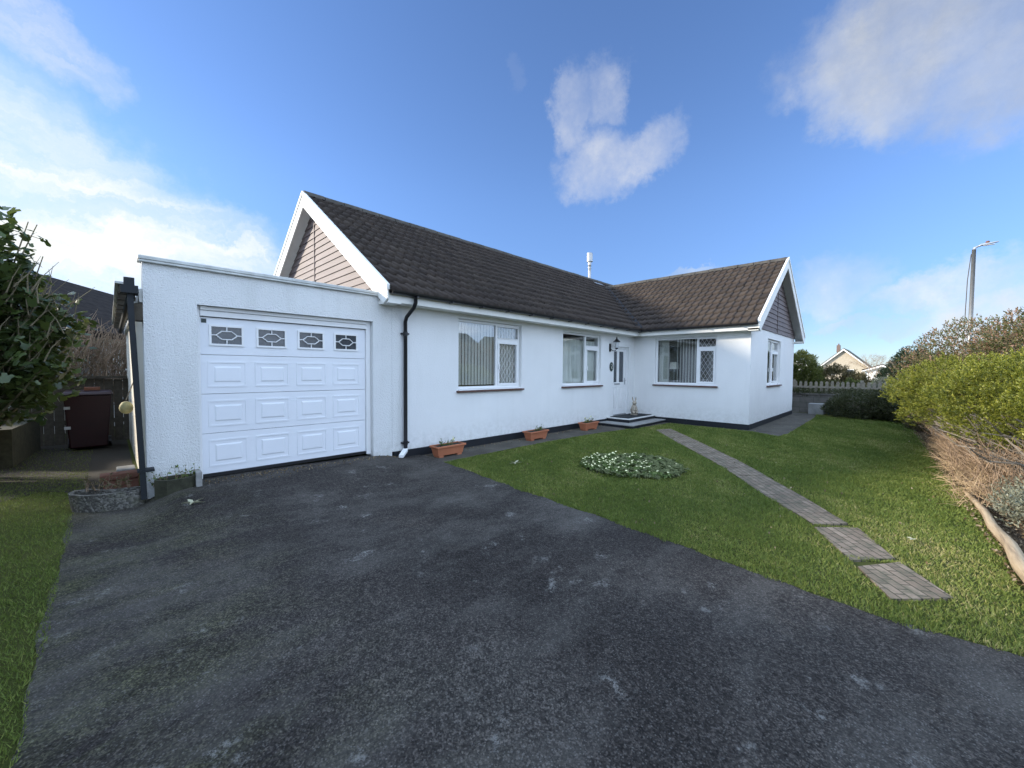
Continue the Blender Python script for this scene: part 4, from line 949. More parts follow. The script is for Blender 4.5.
def trough(x, y, L, ang, label, plabel, nflower, seed):
    t = empty('terracotta_trough', (x, y, GZ+0.006), label, 'plant trough', 'terracotta troughs along the front wall')
    ca, sa = math.cos(ang), math.sin(ang)
    def T(px, py, pz): return (x+px*ca-py*sa, y+px*sa+py*ca, GZ+0.006+pz)
    h, w0, w1 = 0.19, 0.085, 0.115; l0, l1 = L/2-0.03, L/2
    b = MB(); b.hexa([T(-l0, -w0, 0.03), T(l0, -w0, 0.03), T(l0, w0, 0.03), T(-l0, w0, 0.03)], [T(-l1, -w1, h), T(l1, -w1, h), T(l1, w1, h), T(-l1, w1, h)])
    for sx in (-1, 1):
        for k in range(3):
            pass
    b.build('box', M['terracotta'], t, bevel=0.006)
    r = MB(); e = 0.02
    for (a0, a1, b0, b1) in ((-l1-e, l1+e, -w1-e, -w1), (-l1-e, l1+e, w1, w1+e), (-l1-e, -l1, -w1, w1), (l1, l1+e, -w1, w1)):
        r.hexa([T(a0, b0, h-0.012), T(a1, b0, h-0.012), T(a1, b1, h-0.012), T(a0, b1, h-0.012)], [T(a0, b0, h+0.022), T(a1, b0, h+0.022), T(a1, b1, h+0.022), T(a0, b1, h+0.022)])
    r.build('rim', M['terracotta'], t, bevel=0.004)
    for s in (-1, 1):
        f = MB(); f.hexa([T(s*l0*0.75-0.05, -w0, 0), T(s*l0*0.75+0.05, -w0, 0), T(s*l0*0.75+0.05, w0, 0), T(s*l0*0.75-0.05, w0, 0)], [T(s*l0*0.75-0.05, -w0, 0.029), T(s*l0*0.75+0.05, -w0, 0.029), T(s*l0*0.75+0.05, w0, 0.029), T(s*l0*0.75-0.05, w0, 0.029)]); f.build('foot', M['terracotta'], t)
    q = MB(); q.hexa([T(-l1, -w1, h+0.001), T(l1, -w1, h+0.001), T(l1, w1, h+0.001), T(-l1, w1, h+0.001)], [T(-l1, -w1, h+0.006), T(l1, -w1, h+0.006), T(l1, w1, h+0.006), T(-l1, w1, h+0.006)]); q.build('soil', M['soil'], t)
    pp = empty('potted_plant', T(0, 0, h), plabel, 'plant', 'plants in the terracotta troughs')
    rg = np.random.default_rng(seed); sb = MB(); tips = []
    for k in range(4):
        ux = rg.uniform(-0.5, 0.5)*L*0.55; tips += twigs(sb, T(ux, 0, h), 4, rg.uniform(0.10, 0.2), 0.7, 0.003, seed=seed*7+k)
    sb.build('stems', M['twigdark'], pp)
    tp = np.array([tuple(p) for p in tips]); C = tp[rg.integers(0, len(tp), 110)]+rg.normal(0, 0.012, (110, 3))
    leafmesh('leaves', C, 0.035, M['primleaf'], pp, seed=seed)
    for q_ in range(nflower):
        C = tp[rg.integers(0, len(tp), 1)]+rg.normal(0, 0.01, (1, 3)); C[:, 2] += 0.02
        leafmesh('flower', np.repeat(C, 3, 0), 0.04, M['flowerpale'], pp, aspect=1, seed=seed+1+q_)
trough(1.22, -0.36, 0.62, 0.0, 'terracotta trough nearest the black downpipe', 'sparse dry sprigs growing in the trough nearest the downpipe', 6, 3)
trough(3.75, -0.36, 0.62, 0.02, 'terracotta trough standing below the gap between the two front windows', 'few bare stems growing in the middle trough', 0, 4)
trough(5.98, -0.34, 0.62, 0.0, 'terracotta trough below the middle window and nearest the doorstep', 'small green plant with yellow flowers in the trough by the doorstep', 12, 5)

# ------------------------------------------------------------------ stone planters by the garage
def speckle():
    m, nt, out = mat('exposed_aggregate'); v = pos(nt)
    c = mix(nt, ramp(nt, voro(nt, v, 48, 'F1', 'Color'), [(0.35, 0), (0.75, 1)]), (0.075, 0.07, 0.06), (0.20, 0.19, 0.165))
    c = mix(nt, ramp(nt, noise(nt, v, 7, 5), [(0.5, 0), (0.7, 0.7)]), c, (0.10, 0.10, 0.06))
    finish(nt, out, c, 0.9, bump(nt, voro(nt, v, 48), 0.9, -0.01)); return m
M['speckle'] = speckle()
def curved_trough(pts, w_, h, z0, m, name, label, cat):
    pts = [Vector((x, y, 0)) for x, y in pts]; n = len(pts); L = []; R = []
    for i, p in enumerate(pts):
        d = (pts[min(i+1, n-1)]-pts[max(i-1, 0)]).normalized(); s = Vector((-d.y, d.x, 0)); ww = w_*(0.45 if i in (0, n-1) else (0.85 if i in (1, n-2) and n > 5 else 1))
        L.append(p+s*ww/2); R.append(p-s*ww/2)
    loop = L+R[::-1]; k = len(loop); c = sum(loop, Vector())/k
    inner = []
    for i, p in enumerate(loop):
        a, b_ = loop[i-1], loop[(i+1) % k]; d = (b_-a).normalized(); nn = Vector((d.y, -d.x, 0))
        q1, q2 = p+nn*0.035, p-nn*0.035; mid = pts[min(range(n), key=lambda j: (pts[j]-p).length)]
        inner.append(q1 if (q1-mid).length < (q2-mid).length else q2)
    low = [p+(c-p).normalized()*0.0+(min(pts, key=lambda q: (q-p).length)-p)*0.22 for p in loop]
    V = [(p.x, p.y, z0-0.03) for p in low]+[(p.x, p.y, z0+h) for p in loop]+[(p.x, p.y, z0+h) for p in inner]+[(p.x, p.y, z0+h-0.05) for p in inner]
    F = []
    for lev in range(3):
        for i in range(k): F.append((lev*k+i, lev*k+(i+1) % k, (lev+1)*k+(i+1) % k, (lev+1)*k+i))
    root = empty(name, (c.x, c.y, z0), label, cat)
    mesh_obj('trough', V, F, m, root, smooth=False)
    mesh_obj('soil', [V[3*k+i] for i in range(k)], [tuple(range(k))], M['soil'], root)
    return root
arc1 = [(-3.50, 0.34), (-3.50, 0.26), (-3.475, 0.18), (-3.43, 0.11), (-3.365, 0.05), (-3.28, 0.01), (-3.19, -0.015), (-3.10, -0.03), (-3.03, -0.035), (-2.98, -0.035)]
curved_trough(arc1, 0.24, 0.20, GZ, M['speckle'], 'stone_planter', 'curved speckled stone planter left of the slate downpipe', 'planter')
arc2 = [(-2.89, -0.13), (-2.78, -0.15), (-2.66, -0.155), (-2.52, -0.15)]
curved_trough(arc2, 0.28, 0.26, GZ+0.03, M['mossstone'], 'mossy_planter', 'mossy planter against the garage wall right of the slate downpipe', 'planter')
MB().box(-2.52, -2.46, -0.27, -0.03, GZ+0.02, GZ+0.33).build('edging_slate', M['stonegrey'], origin=(-2.49, -0.15, GZ)); tag(bpy.data.objects['edging_slate'], 'upright grey slate at the right end of the mossy planter', 'slate')
for (x, y, n, l, lab, grp) in ((-3.28, 0.12, 14, 0.18, 'dry brown tufts in the speckled stone planter', 5), (-2.7, -0.15, 16, 0.24, 'spiky stems with small leaves in the mossy planter', 6)):
    p = empty('planter_plant', (x, y, GZ+0.2), lab, 'plant'); b = MB(); tips = []
    for k in range(5): tips += twigs(b, (x+(k-2)*0.09, y+(0.05 if x < -3 else 0)*(2-k)*0.6, GZ+0.2), 5, l, 0.6, 0.0035, seed=grp*10+k)
    b.build('stems', M['twig'], p); tp = np.array([tuple(q) for q in tips]); C = tp[RNG.integers(0, len(tp), 160)]+RNG.normal(0, 0.012, (160, 3))
    leafmesh('leaves', C, 0.035, M['primleaf' if x > -3 else 'brownleaf'], p, seed=grp)
# stacked bricks and slab bits by the side wall
for (x, y, z, sx, sy, lab, mm) in ((-3.16, 1.0, GZ, 0.34, 0.16, 'red-brown brick slab lying beside the garage side wall', 'brick'), (-3.1, 1.75, GZ, 0.2, 0.3, 'pale stone lying furthest back beside the garage side wall', 'stonegrey')):
    b = MB().box(x-sx/2, x+sx/2, y-sy/2, y+sy/2, z, z+0.14)
    if mm == 'brick': b.box(x-sx/2-0.03, x+sx/2, y-sy/2-0.02, y+sy/2, z+0.142, z+0.22)
    tag(b.build('brick' if mm == 'brick' else 'stone', M[mm], origin=(x, y, z), bevel=0.01), lab, 'brick' if mm == 'brick' else 'stone')
# fallen leaf & litter on the drive
def leaf_obj(x, y, z, s, ang, m, label, cat='leaf', lob=5):
    V = []; k = lob*4
    for i in range(k):
        a = 2*math.pi*i/k+ang; r = s*(0.55+0.45*math.cos(lob*(a-ang)))*(1.0 if math.cos(a-ang) > -0.5 else 0.8)
        r = max(r, s*0.22); V.append((x+r*math.cos(a), y+r*math.sin(a)*0.8, z+0.008+0.03*abs(math.sin(a*2+1))*s/0.12))
    V.append((x, y, z+0.012)); F = [(i, (i+1) % k, k) for i in range(k)]
    n0 = len(V); V2 = [(p[0], p[1], p[2]-0.002) for p in V]
    return tag(mesh_obj('fallen_leaf', V+V2, F+[(a+n0, c+n0, b+n0) for a, b, c in F], m, origin=(x, y, z)), label, cat)
leaf_obj(-2.62, -0.85, drive_z(-2.62, -0.85), 0.13, 0.6, M['lichen'], 'large curled pale leaf on the driveway near the garage')
leaf_obj(1.6, -1.75, GZ+0.02, 0.14, 0.3, M['lichen'], 'pale curled leaf on the lawn in front of the first trough')
leaf_obj(2.1, -6.55, GZ+0.03, 0.055, 0.9, M['lichen'], 'small pale leaf on the grass beside the end of the path', lob=3)

# ------------------------------------------------------------------ primrose bed
sheet('flower_bed_soil', [[(2.95+(0.74+0.09*math.sin(3*a)+0.05*math.sin(7*a+1))*math.cos(a), -3.2+(0.74+0.09*math.sin(3*a)+0.05*math.sin(7*a+1))*math.sin(a)) for a in [2*math.pi*k/56 for k in range(56)]]], GZ+0.001, M['soil'])
def primrose(kind, seed):
    rg = np.random.default_rng(seed); n = 46
    th = rg.uniform(0, 2*np.pi, n); rr = rg.uniform(0.02, 0.13, n); el = rg.uniform(0.02, 0.10, n)
    V = []; F = []
    for i in range(n):
        L = rg.uniform(0.05, 0.09); c, s = math.cos(th[i]), math.sin(th[i]); r0 = rr[i]*0.6; z = el[i]
        p0 = np.array([c*r0, s*r0, z*0.5]); p1 = p0+np.array([c*L*0.5, s*L*0.5, 0.03]); p2 = p0+np.array([c*L, s*L, 0.015*rg.uniform(-1, 1.5)]); w = 0.022; q = np.array([-s, c, 0])*w
        k = len(V); V += [p0, p1-q, p1+q, p2]; F += [(k, k+1, k+3, k+2)]
    o = mesh_obj('primrose', V, np.array(F), M['primleaf' if kind < 2 else 'bronzeleaf'], origin=(0, 0, 0), rnd=rg.uniform(0, 1, len(F)))
    nf = (4, 2, 0)[kind]
    for j in range(nf):
        a = rg.uniform(0, 6.28); r_ = rg.uniform(0, 0.10); cx, cy, cz = r_*math.cos(a), r_*math.sin(a), rg.uniform(0.07, 0.11); V = [(cx, cy, cz-0.004)]; F = []
        for k in range(10):
            b = 2*math.pi*k/10; rad_ = 0.022 if k % 2 == 0 else 0.016; V.append((cx+rad_*math.cos(b), cy+rad_*math.sin(b), cz+0.004+0.006*math.cos(b+a)))
        F = [(0, k+1, (k+1) % 10+1) for k in range(10)]
        f = mesh_obj('flower', V, F, M['flowerpale']); f.parent = o
    return o
protos = [primrose(0, 21), primrose(1, 22), primrose(2, 23)]
LABP = ['pale yellow primrose with many flowers in the round lawn bed', 'primrose with few pale flowers in the round lawn bed', 'bronze-leaved low plant in the round lawn bed']
used = [False]*3; k = 0
def dup(root):
    c = root.copy(); COL.objects.link(c)
    for ch in list(root.children):
        d = ch.copy(); COL.objects.link(d); d.parent = c
    return c
rp = random.Random(5); spots = []
for _ in range(4000):
    a = rp.uniform(0, 6.28); r = 0.80*math.sqrt(rp.random()); x, y = 2.95+r*math.cos(a), -3.2+r*math.sin(a)
    if all((x-p[0])**2+(y-p[1])**2 > 0.115**2 for p in spots): spots.append((x, y))
for x, y in spots:
    # bright flowers towards the far left side, bronze foliage towards the near right
    s = (x-2.95)*(-0.35)+(y+3.2)*0.9 + rp.gauss(0, 0.28)
    kd = 2 if rp.random() < 0.3 else (0 if s > 0.0 else (1 if s > -0.30 else 2))
    o = protos[kd] if not used[kd] else dup(protos[kd]); used[kd] = True
    o.location = (x, y, GZ+0.008); o.rotation_euler = (0, 0, rp.uniform(0, 6.28)); sc = rp.uniform(0.65, 1.0); o.scale = (sc, sc, sc)
    tag(o, LABP[kd], 'flower plant', 'primroses filling the round lawn bed' if kd < 2 else 'bronze plants filling the round lawn bed')
    if kd == 1: o['group'] = 'sparse primroses filling the round lawn bed'

# ------------------------------------------------------------------ shrubs and hedges
def ell_points(n, lumps, seed, shell=0.35, zmin=-9):
    """points filling lumpy ellipsoids, mostly near their surface"""
    r = np.random.default_rng(seed); vol = np.array([l[3]*l[4]*l[5] for l in lumps])**0.67; vol /= vol.sum()
    idx = r.choice(len(lumps), n, p=vol); L = np.array(lumps)[idx]
    d = r.normal(size=(n, 3)); d /= np.linalg.norm(d, axis=1)[:, None]
    wob = 1+0.10*np.sin(d[:, 0]*7+L[:, 0]*3)+0.09*np.sin(d[:, 1]*9+d[:, 2]*6+L[:, 1])
    rad_ = (1-shell*r.uniform(0, 1, n)**1.3)*wob
    p = L[:, :3]+d*L[:, 3:6]*rad_[:, None]
    return p[p[:, 2] > zmin], d[p[:, 2] > zmin]
def sprigs(C, D, n_leaf, L, leaf, m, name, parent, seed, up=0.6, spread=0.9):
    """tufted shoots: each a short axis with n narrow leaves"""
    r = np.random.default_rng(seed); n = len(C); ax = D+r.normal(0, 0.3, (n, 3)); ax[:, 2] += up; ax /= np.linalg.norm(ax, axis=1)[:, None]
    cc = np.repeat(C, n_leaf, 0); aa = np.repeat(ax, n_leaf, 0); t = np.tile(np.linspace(0, 1, n_leaf), n); N_ = len(cc)
    base = cc+aa*(t*L)[:, None]; d = aa+r.normal(0, spread*0.6, (N_, 3)); d /= np.linalg.norm(d, axis=1)[:, None]
    s = np.cross(d, r.normal(size=(N_, 3))); s /= np.linalg.norm(s, axis=1)[:, None]
    ll = (leaf*r.uniform(0.7, 1.3, N_))[:, None]
    V = np.stack([base, base+d*ll*0.5+s*ll*0.2, base+d*ll, base+d*ll*0.5-s*ll*0.2], 1)
    rv = np.repeat(r.beta(2, 2, n), n_leaf)*0.6+t*0.3+r.normal(0, 0.08, N_)
    return mesh_obj(name, V.reshape(-1, 3), np.arange(N_*4).reshape(-1, 4), m, parent, rnd=np.clip(rv, 0, 1))
def branches(base, targets, r0, m, parent, seed, name='branches', wig=0.12, seg=5):
    r = random.Random(seed); b = MB()
    for t in targets:
        p, q = Vector(base)+Vector((r.uniform(-.1, .1), r.uniform(-.1, .1), 0)), Vector(t); pts = []
        for k in range(seg+1):
            f = k/seg; w_ = wig*math.sin(f*math.pi)
            pts.append(p.lerp(q, f)+Vector((r.gauss(0, w_), r.gauss(0, w_), r.gauss(0, w_*0.6)+w_*0.6)))
        b.tube(pts, [r0*(1-0.78*k/seg)*r.uniform(0.85, 1.1) for k in range(seg+1)], 5)
    return b.build(name, m, parent)

# yellow-green clipped hebe, nearest right
hb_ = empty('hebe_shrub', (5.9, -8.0, GZ), 'large rounded yellow-green clipped shrub over bare woody stems', 'shrub')
lumps = [(5.4, -7.95, 1.02, 1.9, 1.15, 0.62), (7.4, -7.55, 1.05, 1.7, 1.22, 0.62), (4.2, -8.35, 1.0, 1.2, 1.1, 0.60), (6.3, -8.6, 1.1, 2.2, 1.2, 0.64), (8.4, -7.5, 0.98, 1.2, 0.95, 0.50)]
C, D = ell_points(5000, lumps, 31, 0.14, 0.50); C = np.repeat(C, 9, 0)+RNG.normal(0, 0.028, (len(C)*9, 3)); D = np.repeat(D, 9, 0)
sprigs(C, D, 7, 0.055, 0.030, M['hebe'], 'foliage', hb_, 32, up=0.8)
rt = random.Random(3); tg_ = []
for i in range(210):
    tg_.append((rt.uniform(3.4, 9.2), rt.uniform(-8.3, -6.75), rt.uniform(0.45, 0.95)))
for i, bx_ in enumerate(((4.6, -8.15), (5.6, -8.0), (6.6, -7.9), (7.8, -7.6), (8.9, -7.4))):
    near = [t for t in tg_ if abs(t[0]-bx_[0]) < 1.3]
    branches((bx_[0], bx_[1], GZ), near, 0.022, M['bark'], hb_, 40+i)
# dense dead twigs under the crown
b = MB(); r = random.Random(9)
for i in range(2600):
    x = r.uniform(3.9, 9.8); y = r.uniform(-7.85, -7.0)-0.15*(x < 5); z = GZ+r.uniform(0, 0.62)
    p = Vector((x, y, z)); d = Vector((r.gauss(-0.15, 0.45), r.gauss(0.2, 0.3), r.gauss(0.9, 0.35))).normalized(); l = r.uniform(0.14, 0.42); pts = [p]
    for k in range(3): d = (d+Vector((r.gauss(0, .25), r.gauss(0, .25), r.gauss(0, .2)))).normalized(); p = p+d*l/3; pts.append(Vector((p.x, min(p.y, -6.75), max(p.z, GZ+0.01))))
    b.tube(pts, [0.005, 0.004, 0.003, 0.0015], 3)
b.build('dead_twigs', M['twig'], hb_)
b = MB()
for i in range(1500):
    x = r.uniform(3.9, 9.5); y = -7.05+r.uniform(-0.35, 0.10); p = Vector((x, y, GZ+r.uniform(0, 0.3))); d = Vector((r.gauss(-0.3, 0.6), r.gauss(0.15, 0.5), r.gauss(0.35, 0.4))).normalized(); l = r.uniform(0.08, 0.3)
    b.tube([p, p+d*l*0.5, p+d*l+Vector((0, 0, -0.04))], [0.003, 0.0025, 0.001], 3)
b.build('dry_stalks', M['straw'], hb_)

# reddish shrub behind
rb = empty('red_tipped_shrub', (11.2, -8.6, GZ), 'tall rounded shrub with reddish brown tips behind the yellow-green one', 'shrub')
lumps = [(11.0, -8.3, 1.2, 2.3, 1.75, 1.42), (9.4, -9.0, 1.25, 2.0, 1.5, 1.5), (13.2, -7.9, 0.85, 1.8, 1.3, 1.0), (11.6, -9.8, 1.2, 2.4, 1.5, 1.3), (10.0, -8.4, 1.0, 1.6, 1.2, 1.15)]
C, D = ell_points(42000, lumps, 51, 0.18, 0.1); sprigs(C, D, 5, 0.07, 0.055, M['redleaf'], 'foliage', rb, 52, up=0.9, spread=1.0)
branches((11.2, -8.6, GZ), [(random.uniform(9, 13.5), random.uniform(-9.5, -7.2), random.uniform(0.6, 1.9)) for _ in range(60)], 0.03, M['bark'], rb, 53)
# small grey lavender-like plant by the log
lv = empty('grey_subshrub', (3.7, -7.55, GZ), 'low silvery grey plant behind the fallen log', 'plant')
C, D = ell_points(2600, [(3.7, -7.55, -0.02, 0.75, 0.35, 0.24), (2.9, -7.7, -0.05, 0.5, 0.3, 0.2)], 61, 0.8, GZ); sprigs(C, D, 4, 0.05, 0.035, M['grayleaf'], 'foliage', lv, 62, up=1.5)
b = MB(); twigs(b, (3.6, -7.55, GZ), 90, 0.30, 1.2, 0.004, seed=5); b.build('stems', M['twig'], lv)
# log edging
lg = MB(); pts = [(4.75, -7.10, GZ+0.03), (4.3, -7.13, GZ+0.045), (3.7, -7.16, GZ+0.05), (3.1, -7.15, GZ+0.055), (2.5, -7.19, GZ+0.06), (1.9, -7.17, GZ+0.07), (1.45, -7.20, GZ+0.075), (0.95, -7.28, GZ+0.07)]
lg.tube(pts, [0.022, 0.03, 0.037, 0.042, 0.048, 0.055, 0.06, 0.055], 10)
def log_mat():
    m, nt, out = mat('bleached_log'); v = pos(nt, (1.5, 22, 22)); c = ramp(nt, noise(nt, v, 1.0, 5, 0.7), [(0.3, (0.17, 0.125, 0.08)), (0.5, (0.36, 0.27, 0.17)), (0.75, (0.50, 0.40, 0.27))])
    finish(nt, out, c, 0.85, bump(nt, noise(nt, v, 1.6, 4, 0.7), 0.8, 0.015)); return m
tag(lg.build('log', log_mat(), origin=(2.5, -7.18, GZ), smooth=True), 'long bleached branch laid as edging between lawn and planting bed', 'log')
# litter of leaves on the bed edge
rg = np.random.default_rng(71); n = 5200; x = rg.uniform(0.9, 12, n); hbv = np.interp(x, [0.9, 3.0, 6, 9, 12], [-7.2, -7.14, -7.03, -6.93, -6.8])
C = np.stack([x, hbv-np.abs(rg.normal(0, 0.35, n))+0.08, GZ+0.012+rg.uniform(0, 0.03, n)], 1)
tag(leafmesh('leaf_litter', C, 0.028, M['littleleaf'], up=0, seed=72, aspect=0.6), kind='stuff')
rg = np.random.default_rng(73); n = 620
x = np.concatenate([rg.uniform(-2.4, 0.3, 340), rg.uniform(0.9, 7.0, 280)]); y = np.concatenate([-np.abs(rg.normal(0, 0.14, 340))-0.03, -0.06-np.abs(rg.normal(0, 0.10, 280))])
zz = np.array([drive_z(a, b) if a < 0.6 else GZ+0.006 for a, b in zip(x, y)])+0.008
tag(leafmesh('wind_blown_debris', np.stack([x, y, zz], 1), 0.026, M['littleleaf'], up=3, seed=74, aspect=0.6), kind='stuff')
rg = np.random.default_rng(75); n = 420
x = rg.uniform(0.6, 14, n)**1.0; y = rg.uniform(-7.0, -0.9, n); d_ = np.array([dr_right(b) for b in y]); k_ = x > d_
tag(leafmesh('lawn_leaf_litter', np.stack([x, y, np.full(n, GZ+0.026)], 1)[k_], 0.030, M['littleleaf'], up=2, seed=76, aspect=0.6), kind='stuff')
# low dark bush in front of the block wall
ldb = empty('low_dark_bush', (15.4, -5.6, GZ), 'low wide dark bush against the grey block wall', 'bush')
C, D = ell_points(9000, [(15.4, -5.35, 0.2, 0.85, 0.85, 0.5), (15.5, -6.3, 0.2, 0.9, 0.9, 0.58), (15.0, -6.9, 0.1, 0.9, 0.8, 0.5), (15.9, -4.85, 0.1, 0.5, 0.4, 0.36)], 81, 0.3, GZ); sprigs(C, D, 5, 0.06, 0.06, M['darkleaf'], 'foliage', ldb, 82)
branches((15.4, -5.8, GZ), [(random.uniform(14.8, 16), random.uniform(-6.8, -5), random.uniform(0.2, 0.6)) for _ in range(30)], 0.02, M['bark'], ldb, 83)
rdg = empty('russet_ground_shrub', (13.2, -7.0, GZ), 'small dry russet shrub on the ground at the far end of the hedge', 'shrub')
C, D = ell_points(1800, [(13.2, -6.95, -0.05, 0.9, 0.35, 0.3)], 84, 0.5, GZ); sprigs(C, D, 4, 0.05, 0.05, M['brownleaf'], 'foliage', rdg, 85)
b = MB(); twigs(b, (13.2, -7.0, GZ), 40, 0.4, 1.2, 0.006, seed=6); b.build('stems', M['twig'], rdg)
# block wall with ivy, concrete block, green tub
def block_mat():
    m, nt, out = mat('dark_block_wall'); v = pos(nt); bt = nt.nodes.new('ShaderNodeTexBrick')
    mp = pos(nt, (1, 1, 1), (0, math.pi/2, 0)); sx = nt.nodes.new('ShaderNodeSeparateXYZ'); cb = nt.nodes.new('ShaderNodeCombineXYZ'); nt.links.new(v, sx.inputs[0]); nt.links.new(sx.outputs[1], cb.inputs[0]); nt.links.new(sx.outputs[2], cb.inputs[1]); nt.links.new(cb.outputs[0], bt.inputs['Vector'])
    bt.inputs['Scale'].default_value = 1; bt.inputs['Brick Width'].default_value = 0.44; bt.inputs['Row Height'].default_value = 0.215; bt.inputs['Mortar Size'].default_value = 0.008
    bt.inputs['Color1'].default_value = (0.13, 0.12, 0.105, 1); bt.inputs['Color2'].default_value = (0.17, 0.155, 0.14, 1); bt.inputs['Mortar'].default_value = (0.09, 0.085, 0.075, 1)
    c = mix(nt, ramp(nt, noise(nt, v, 3, 5), [(0.5, 0), (0.75, 0.7)]), bt.outputs[0], (0.07, 0.075, 0.05)); finish(nt, out, c, 0.9, bump(nt, noise(nt, v, 50, 3), 0.6, 0.01)); return m
bw = empty('block_wall', (16.6, -4, GZ), 'low grey block garden wall at the far end of the lawn', 'wall')
MB().box(16.5, 16.7, -9.5, 3, GZ-0.1, 0.53).build('blockwork', block_mat(), bw)
MB().box(16.46, 16.74, -9.5, 3, 0.532, 0.58).build('coping', M['blockwall'], bw)
iv = empty('ivy_growth', (16.7, -3.6, 0.58), 'dark trailing growth along the top of the block wall', 'plant')
C, D = ell_points(3800, [(16.65, -3.3, 0.60, 0.25, 1.1, 0.14), (16.65, -5.4, 0.62, 0.25, 1.3, 0.16), (16.7, -7.2, 0.66, 0.3, 1.2, 0.2)], 91, 0.7, 0.45); sprigs(C, D, 4, 0.05, 0.05, M['darkleaf'], 'foliage', iv, 92)
tag(MB().box(15.75, 16.2, -4.38, -3.90, GZ, 0.22).build('concrete_block', M['concrete'], origin=(16, -4.1, GZ), bevel=0.012), 'square grey concrete block in front of the block wall', 'concrete block')
gt = empty('water_butt', (16.1, -4.72, GZ), 'small grey-green plastic tub beside the concrete block', 'tub')
MB().hexa([(15.92, -4.9, GZ), (16.25, -4.9, GZ), (16.25, -4.5, GZ), (15.92, -4.5, GZ)], [(15.88, -4.95, 0.07), (16.3, -4.95, 0.07), (16.3, -4.45, 0.07), (15.88, -4.45, 0.07)]).build('tub_body', M['greenplastic'], gt, bevel=0.01)
MB().box(15.85, 16.33, -4.98, -4.42, 0.072, 0.105).build('rim', M['greenplastic'], gt, bevel=0.006)
# picket fence
pf = empty('picket_fence', (17.4, -4.5, GZ), 'pale timber picket fence behind the block wall', 'fence')
b = MB(); y = -8.4; r = random.Random(2); i = 0
while y < -1.0:
    hh = 1.08+r.uniform(-0.03, 0.02); ww = 0.05
    b.prism([(17.34, y, GZ+0.05), (17.34, y+ww*2, GZ+0.05), (17.34, y+ww*2, hh-0.05), (17.34, y+ww, hh), (17.34, y, hh-0.05)], (0.02, 0, 0)); y += 0.155 if y < -4.7 else 0.175
b.build('pickets', M['wood_pale'], pf)
MB().box(17.30, 17.337, -8.4, -1.0, 0.78, 0.86).box(17.30, 17.337, -8.4, -1.0, 0.25, 0.33).build('rails', M['wood_pale'], pf)
for y in (-7.6, -5.4, -3.2, -1.1): MB().box(17.363, 17.46, y, y+0.1, GZ-0.1, 1.12).build('post', M['wood_pale'], pf)
# bushes beyond the fence
def bush(name, label, cat, base, lumps, n, m, leaf, seed, trunk=0.05, group=None, nb=24):
    o = empty(name, base, label, cat, group); C, D = ell_points(n, lumps, seed, 0.32, GZ)
    sprigs(C, D, 5, leaf*1.1, leaf, m, 'crown', o, seed+1)
    cx = np.mean([l[:3] for l in lumps], 0); rr = random.Random(seed)
    lst = [(l[0]+rr.gauss(0, l[3]*0.5), l[1]+rr.gauss(0, l[4]*0.5), l[2]+rr.uniform(-0.3, 0.6)*l[5]) for l in lumps for _ in range(max(2, nb//len(lumps)))]
    branches(base, lst, trunk, M['bark'], o, seed+2, name='trunk'); return o
bush('round_bush', 'rounded olive green bush behind the fence beside the bungalow', 'bush', (20.5, -3.0, GZ), [(20.5, -2.9, 1.45, 0.85, 0.72, 0.95), (20.3, -2.3, 1.1, 0.7, 0.6, 0.8), (20.7, -3.3, 0.9, 0.7, 0.5, 0.8)], 9000, M['roundleaf'], 0.07, 101)
bush('brown_bush', 'straggly brownish bush behind the fence below the beige gable', 'bush', (21.5, -4.3, GZ), [(21.5, -4.1, 1.0, 0.7, 0.75, 0.75), (21.5, -4.9, 0.8, 0.7, 0.5, 0.6)], 4800, M['brownleaf'], 0.07, 104)
bush('fence_bush', 'small green bush showing through the picket fence', 'bush', (18.2, -5.0, GZ), [(18.2, -5.0, 0.5, 0.4, 0.5, 0.6)], 2000, M['roundleaf'], 0.06, 107)
bush('grey_bush', 'pale greyish bush behind the right end of the picket fence', 'bush', (19.5, -6.1, GZ), [(19.5, -6.1, 0.6, 0.6, 0.7, 0.55)], 2600, M['grayleaf'], 0.06, 110)
bush('dark_tree', 'dark evergreen tree beyond the far end of the hedge', 'tree', (30, -7.2, GZ), [(30, -6.9, 1.75, 1.0, 0.9, 1.0), (30, -6.3, 1.1, 1.0, 0.9, 0.8), (30.2, -7.7, 1.4, 1.1, 1.0, 1.1)], 8000, M['pineleaf'], 0.11, 113, 0.1)
# bare tree
bt_ = empty('bare_tree', (26, -5.1, GZ), 'leafless twiggy tree in front of the pale far houses', 'tree'); b = MB(); r = random.Random(12)
b.tube([(26, -5.1, GZ), (26, -5.15, 0.9)], [0.06, 0.045], 6); b.build('trunk', M['bark'], bt_); b = MB()
def grow(p, d, l, rr_, dep):
    q = p+d*l; b.tube([p, p.lerp(q, .5)+Vector((0, r.gauss(0, .03), r.gauss(0, .03))), q], [rr_, rr_*.8, rr_*.55], 4)
    if dep:
        for _ in range(3): grow(q, (d+Vector((r.gauss(0, .4), r.gauss(0, .5), r.gauss(0.05, .3)))).normalized(), l*.72, rr_*.55, dep-1)
for _ in range(4): grow(Vector((26, -5.15, 0.8)), Vector((r.gauss(0, .3), r.gauss(-0.15, .45), 1)).normalized(), 0.62, 0.022, 4)
b.build('crown', M['twig'], bt_)

